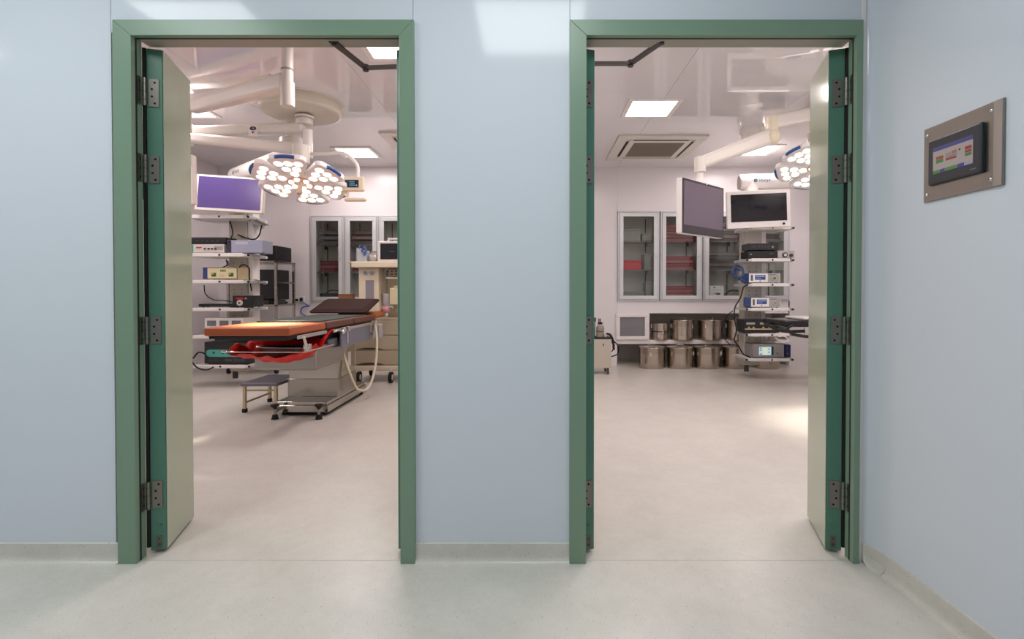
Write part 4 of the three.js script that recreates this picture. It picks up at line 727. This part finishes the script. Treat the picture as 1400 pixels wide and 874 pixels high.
{
  const g = 0.005, cw = (x) => X(x, 7.3);
  const A = cabinet(CABR[0], cw(901), cy0, cy1, 'glass door wall cabinet holding the red box'), B = cabinet(cw(902), cw(959.5), cy0, cy1, 'glass door wall cabinet with stacks of red trays behind the turned screen'), Cc = cabinet(cw(960.5), cw(1018), cy0, cy1, 'glass door wall cabinet with dark trays and a white carton'), Dd = cabinet(cw(1019), CABR[1], cy0, cy1, 'glass door wall cabinet behind the drum theatre shelf pendant');
  const xc = (c) => (c.x0 + c.x1) / 2;
  { const t = thing('red_box', 'bright red carton on the middle shelf of glass cabinet', 'box', [X(862.5, 7.4), A.s1, ZR - 0.15]); part('carton', bx(0.285, 0.135, 0.2, 0, 0, 0, 0.003), M.boxRed, t); part('lid', bx(0.289, 0.04, 0.204, 0, 0.1, 0, 0.003), mat(0xb02c28, 0.5), t); }
  for (const [i, [x, y, w, h]] of [[-0.1, A.s2, 0.3, 0.16], [0.14, A.s2, 0.14, 0.1], [0.16, A.s1, 0.12, 0.22], [-0.06, A.floorY, 0.34, 0.1], [0.18, A.floorY, 0.1, 0.24]].entries()) {
    const t = thing('clear_container', ['wide clear plastic container on the top shelf with the red box cabinet', 'small clear plastic container on the top shelf with the red box cabinet', 'tall clear plastic container standing beside the red carton', 'wide clear plastic container on the cabinet floor below the red carton', 'tall clear plastic container on the cabinet floor below the red carton'][i], 'container', [xc(A) + x, y, ZR - 0.18]);
    part('tub', bx(w, h, 0.2, 0, 0.001, 0, 0.012), clear, t); part('lid', bx(w + 0.01, 0.018, 0.21, 0, h, 0, 0.006), mat(0x9a968d, 0.3), t);
  }
  trays('instrument_tray', 4, xc(B), B.floorY, 0.42, 0.052, 0.048, 0.24, 'red instrument tray stacked on the floor of the red tray cabinet', 'red trays on the cabinet floor', pinks);
  trays('instrument_tray', 4, xc(B), B.s1, 0.42, 0.05, 0.046, 0.24, 'red instrument tray stacked on the middle shelf of the red tray cabinet', 'red trays on the middle shelf', [pinks[1], pinks[0]]);
  trays('instrument_tray', 5, xc(B), B.s2, 0.42, 0.05, 0.046, 0.24, 'dull red instrument tray stacked on the top shelf of the red tray cabinet', 'red trays on the top shelf', [pinks[2], dusky[1]]);
  trays('instrument_tray', 5, xc(Cc) + 0.02, Cc.s1 + 0.001, 0.44, 0.052, 0.048, 0.24, 'dark grey instrument tray on the middle shelf above the white carton', 'dark trays on the middle shelf', greys);
  trays('instrument_tray', 5, xc(Cc) + 0.02, Cc.s2, 0.44, 0.05, 0.046, 0.24, 'dark brown instrument tray on the top shelf above the white carton', 'dark trays on the top shelf', [dusky[0], greys[1]]);
  trays('instrument_tray', 3, xc(Dd), Dd.s2, 0.42, 0.05, 0.046, 0.24, 'grey instrument tray in the cabinet behind the shelf pendant', 'grey trays behind the pendant', [greys[1], greys[2]]);
  { const t = thing('white_carton', 'white printed carton standing on the floor of the dark tray cabinet', 'carton', [X(978.5, 7.4), Cc.floorY, ZR - 0.12]); const cwid = 0.21; part('carton', bx(cwid, 0.205, 0.12, 0, 0, 0, 0.002), mat(0xdedcd6, 0.5), t); part('printed_front', plate(cwid - 0.006, 0.198, 0, 0.1025, 0.0612), print(192, 184, (c, w, h) => { R(c, '#dddbd5', 0, 0, w, h); R(c, '#5d6a86', 50, 14, 26, 14); for (let i = 0; i < 4; i++) R(c, '#a9a7a2', 30 + i * 34, 48 + (i % 2) * 8, 26, 7); c.strokeStyle = '#3c3f44'; c.lineWidth = 6; c.beginPath(); c.moveTo(44, 112); c.quadraticCurveTo(80, 80, 150, 104); c.stroke(); R(c, '#2f3338', 84, 100, 60, 18); R(c, '#33363b', 50, 142, 60, 18); }), t); }
  { const t = thing('tool_case', 'dull beige case with black handle beside the white carton', 'case', [X(1004, 7.4), Cc.floorY, ZR - 0.15]); part('case', bx(0.26, 0.09, 0.16, 0, 0, 0, 0.01), mat(0x8b8a70, 0.5), t); part('handle', tube([[-0.14, 0.03, 0.09], [-0.12, 0.11, 0.09], [-0.02, 0.14, 0.09], [0.04, 0.13, 0.09]], 0.014, 24), M.black, t); }
  const LW = 0.49;
  const labels = ['glass door wall cabinet with dark green case left of the anaesthesia machine', 'glass door wall cabinet behind the gauges of the anaesthesia machine', 'glass door wall cabinet behind the white patient monitor', 'glass door wall cabinet hidden past the green door edge'];
  const cs = labels.slice(0, 4).map((l, k) => cabinet(CABL[0] + k * LW, CABL[0] + (k + 1) * LW - 0.002, ly0, ly1, l));
  trays('instrument_tray', 3, xc(cs[0]) + 0.03, cs[0].s2, 0.36, 0.075, 0.05, 0.24, 'dark tray on the top shelf above the folded red linen', 'dark trays above the red linen', [greys[0], mat(0x5d5b60, 0.4)]);
  trays('instrument_tray', 3, xc(cs[1]) - 0.03, cs[1].s2, 0.3, 0.075, 0.05, 0.24, 'dusky tray on the top shelf behind the anaesthesia gauges', 'dusky trays behind the gauges', [dusky[0], dusky[1]]);
  trays('folded_linen', 3, xc(cs[0]) + 0.03, cs[0].s1, 0.34, 0.056, 0.05, 0.24, 'folded dark red linen on the middle shelf over the green case', 'folded red linen', [mat(0x6f2c2f, 0.8), mat(0x83484a, 0.8)]);
  trays('folded_linen', 2, xc(cs[1]) - 0.1, cs[1].s1, 0.14, 0.054, 0.048, 0.2, 'folded dark red linen behind the pale ventilator unit', 'folded red linen behind the unit', [mat(0x6f2c2f, 0.8), mat(0x83484a, 0.8)]);
  { const t = thing('instrument_case', 'dark green case on the floor of the glass cabinet', 'case', [xc(cs[0]) + 0.02, cs[0].floorY, ZR - 0.18]); part('case', bx(0.34, 0.11, 0.22, 0, 0, 0, 0.01), mat(0x2b3a37, 0.4), t); part('handle', tube([[-0.1, 0.11, 0.05], [-0.06, 0.145, 0.05], [0.08, 0.145, 0.05], [0.14, 0.11, 0.05]], 0.008, 20), M.dgrey, t); }
}
// ---------------------------------------------------------------- steel drums
function drum(x, y, z, r, h, label, group) {
  const t = thing('steel_drum', label, 'steel drum', [x, y, z], rnd() * 6, group);
  const hl = h * 0.72;
  part('body', lathe([[0.001, 0], [r * 0.97, 0], [r, 0.006], [r, hl * 0.28], [r * 1.012, hl * 0.3], [r, hl * 0.32], [r, hl]], 0, 0, 0, 40), M.drum, t);
  const l = part('lid', lathe([[r * 1.015, hl - 0.01], [r * 1.02, hl], [r * 1.02, h - 0.02], [r * 1.035, h - 0.012], [r * 1.02, h - 0.004], [r * 0.96, h], [0.001, h + 0.004]], 0, 0, 0, 40), M.drumLid, t);
  for (const a of [0.3, 2.4, 4.5]) part('latch', bx(0.022, 0.06, 0.012, 0, hl - 0.04, r * 1.02 + 0.006, 0.003).rotateY(a), M.chrome, t);
  if (h > 0.2) part('handle', tube([[-0.05, h, 0], [-0.045, h + 0.02, 0], [0.045, h + 0.02, 0], [0.05, h, 0]], 0.004, 16), M.chrome, l);
}
{
  const ORD = ['first', 'second', 'third', 'fourth', 'fifth'];
  [891.5, 929.5, 967, 1006, 1047.5].forEach((p, i) => { const d = 7.12; drum(X(p, d), 0, -d, 0.178, 0.3, ORD[i] + ' steel drum from the hatch end of the row standing on the floor', 'drums on the floor'); });
  const ys = nY[2] + 0.0005;
  [932.5, 970.5, 1008, 1046].forEach((p, i) => { const d = 7.36; drum(X(p, d), ys, -d, 0.165, 0.295, ORD[i] + ' tall steel drum from the small stacked drums on the niche shelf', 'tall drums on the niche shelf'); });
  for (const k of [0, 1]) drum(X(902.5, 7.36), ys + k * 0.1235, -7.36, 0.118, 0.118, k ? 'small steel drum stacked on another beside the hatch' : 'small steel drum carrying another beside the hatch');
}
// ---------------------------------------------------------------- suction machine
{
  const t = thing('suction_machine', 'steel suction machine with glass jar and black hose near the edge on door', 'suction machine', [0.85, 0, -6.66]);
  const w = 0.34, d = 0.3, y0 = 0.085, y1 = 0.46;
  part('cabinet', bx(w, y1 - y0, d, 0, y0, 0, 0.006), mat(0xcfc6b8, 0.35, 0.5), t);
  part('top_tray', [bx(w + 0.015, 0.015, d + 0.015, 0, y1, 0, 0.004)], M.black, t);
  part('keyhole', [bx(0.014, 0.03, 0.004, 0.065, y1 - 0.09, d / 2 + 0.001, 0.001)], M.dgrey, t);
  for (const sx of [-1, 1]) for (const sz of [-1, 1]) part('caster', [new THREE.CylinderGeometry(0.032, 0.032, 0.022, 16).rotateZ(Math.PI / 2).translate(sx * (w / 2 - 0.04), 0.032, sz * (d / 2 - 0.04)), bx(0.02, 0.05, 0.03, sx * (w / 2 - 0.04), 0.04, sz * (d / 2 - 0.04))], M.dgrey, t);
  for (const [x, z] of [[0.035, 0.06], [-0.09, 0.05]]) { const j = part('jar', lathe([[0.001, 0.002], [0.05, 0.002], [0.052, 0.01], [0.052, 0.13], [0.035, 0.155], [0.026, 0.165], [0.026, 0.18]], x, y1 + 0.015, z, 24), mat(0xc9c2b6, 0.08, 0, { transmission: 0.7, thickness: 0 }), t); part('stopper', [cyl(0.032, 0.022, x, y1 + 0.19, z), cyl(0.007, 0.05, x, y1 + 0.21, z), cyl(0.006, 0.06, x - 0.018, y1 + 0.2, z)], M.black, j); part('level_band', lathe([[0.0535, 0.07], [0.0535, 0.08]], x, y1 + 0.015, z, 24), M.dgrey, j); }
  part('gauge', [discZ(0.02, 0.02, 0.1, y1 + 0.045, 0.1), bx(0.02, 0.03, 0.02, 0.1, y1 + 0.01, 0.09)], M.chrome, t);
  parts('hose', [tube([[0.11, y1 + 0.06, 0.06], [0.16, y1 + 0.05, 0.08], [0.2, y1 - 0.03, 0.08], [0.215, y1 - 0.15, 0.06]], 0.016, 30), tube([[0.2, y1 - 0.02, 0.05], [0.27, y1 - 0.1, 0.05], [0.27, y1 - 0.2, 0.05], [0.18, y1 - 0.24, 0.07]], 0.008, 40), tube([[0.15, y1, 0.09], [0.2, y1 - 0.08, 0.1], [0.19, y1 - 0.16, 0.1], [0.165, y1 - 0.17, 0.08]], 0.007, 30)], M.black, t);
  part('bottle_pole', [cyl(0.006, 0.22, -0.03, y1 + 0.015, 0.02), bx(0.03, 0.05, 0.02, -0.03, y1 + 0.22, 0.02)], M.dgrey, t);
}
// ---------------------------------------------------------------- cables
function cable(pts, r, m, label) { tag(part('cable', tube(pts, r, 40, 6), m), label, 'cable'); }
cable([at(313, 331, 5.62), at(318, 320, 5.7), at(316, 308, 5.8), at(314, 302, 5.85)], 0.007, M.black, 'black cable hanging under the purple screen shelf');
cable([at(341, 322, 5.9), at(336, 314, 5.9), at(331, 305, 5.9)], 0.007, M.black, 'black cable running up to the tilted tray');
cable([at(358, 308, 5.9), at(354, 322, 5.9), at(349, 327, 5.9), at(338, 326, 5.8), at(325, 321, 5.8)], 0.008, M.black, 'looped black cable below the tilted tray');
cable([at(279, 390, 5.64), at(281, 402, 5.68), at(292, 410, 5.7), at(306, 411, 5.7), at(321, 414, 5.62)], 0.006, M.black, 'thin black cable drooping to the box with red lamp');
cable([at(309, 355, 5.8), at(311, 362, 5.8), at(303, 366, 5.75), at(297, 367, 5.7)], 0.007, M.black, 'black cable crossing behind the cream unit');
cable([at(325, 368, 5.66), at(332, 362, 5.7), at(340, 366, 5.7), at(341, 380, 5.75), at(344, 398, 5.8)], 0.008, M.black, 'black cable looping past the end of the cream unit');
cable([at(264, 490, 5.62), at(272, 482, 5.6), at(280, 484, 5.62), at(281, 493, 5.58)], 0.009, M.black, 'thick black cable coiled by the teal panel device');
cable([at(260, 492, 5.56), at(270, 503, 5.56), at(283, 506, 5.56), at(292, 502, 5.57)], 0.008, M.black, 'black cable hanging over the lowest shelf front');
cable([at(1013, 370, 6.1), at(1004, 366, 6.12), at(1002, 374, 6.1), at(1008, 380, 6.1), at(1016, 376, 6.1), at(1014, 366, 6.12), at(1006, 363, 6.15), at(1003, 371, 6.15), at(1010, 381, 6.12), at(1019, 385, 6.1)], 0.013, mat(0x24406f, 0.45), 'coiled blue cable beside the irrigation pump with green dial');
cable([at(1024.5, 388.5, 6.13), at(1017, 392, 6.12), at(1015, 398, 6.1), at(1012, 408, 6.1), at(1005, 420, 6.1), at(1004, 434, 6.1), at(1007, 452, 6.1), at(1004, 465, 6.1), at(1010, 474, 6.1), at(1016, 484, 6.11), at(1026, 489, 6.13)], 0.008, M.black, 'long black cable trailing down the drum side of the pendant');
cable([at(1002, 425, 6.12), at(994, 432, 6.12), at(988, 445, 6.12), at(989, 460, 6.12), at(998, 472, 6.1)], 0.006, M.black, 'thin black cable looping in front of the drums');
cable([at(1060, 462, 6.1), at(1071, 468, 6.05), at(1078, 465, 6.05), at(1072, 460, 6.07), at(1064, 461, 6.1)], 0.006, M.white, 'thin pale cable looped over the lit console');
{ // tilted accessory tray on the purple screen pendant
  const a = at(344, 300, 5.75), b = at(361, 308, 6.0); const t = thing('accessory_tray', 'tilted grey tray arm beside the purple screen shelf', 'tray'); part('plate', beam(a, b, 0.12, 0.012, 0.004), M.grey, t); part('lip', beam(V(a.x, a.y - 0.02, a.z), V(b.x, b.y - 0.02, b.z), 0.02, 0.04, 0.004), M.alu, t);
  const c = at(347, 383, 5.7), d = at(362, 387, 5.95); const u = thing('holder_arm', 'short chrome holder arm beside the cream unit shelf', 'holder'); part('bar', rod(c, d, 0.014), M.chrome, u); part('end_knob', ball(0.022, d.x, d.y, d.z), M.grey, u);
}

scene.traverse(o => { if (o.isMesh) { o.castShadow = true; o.receiveShadow = true; } });
renderer.render(scene, camera);
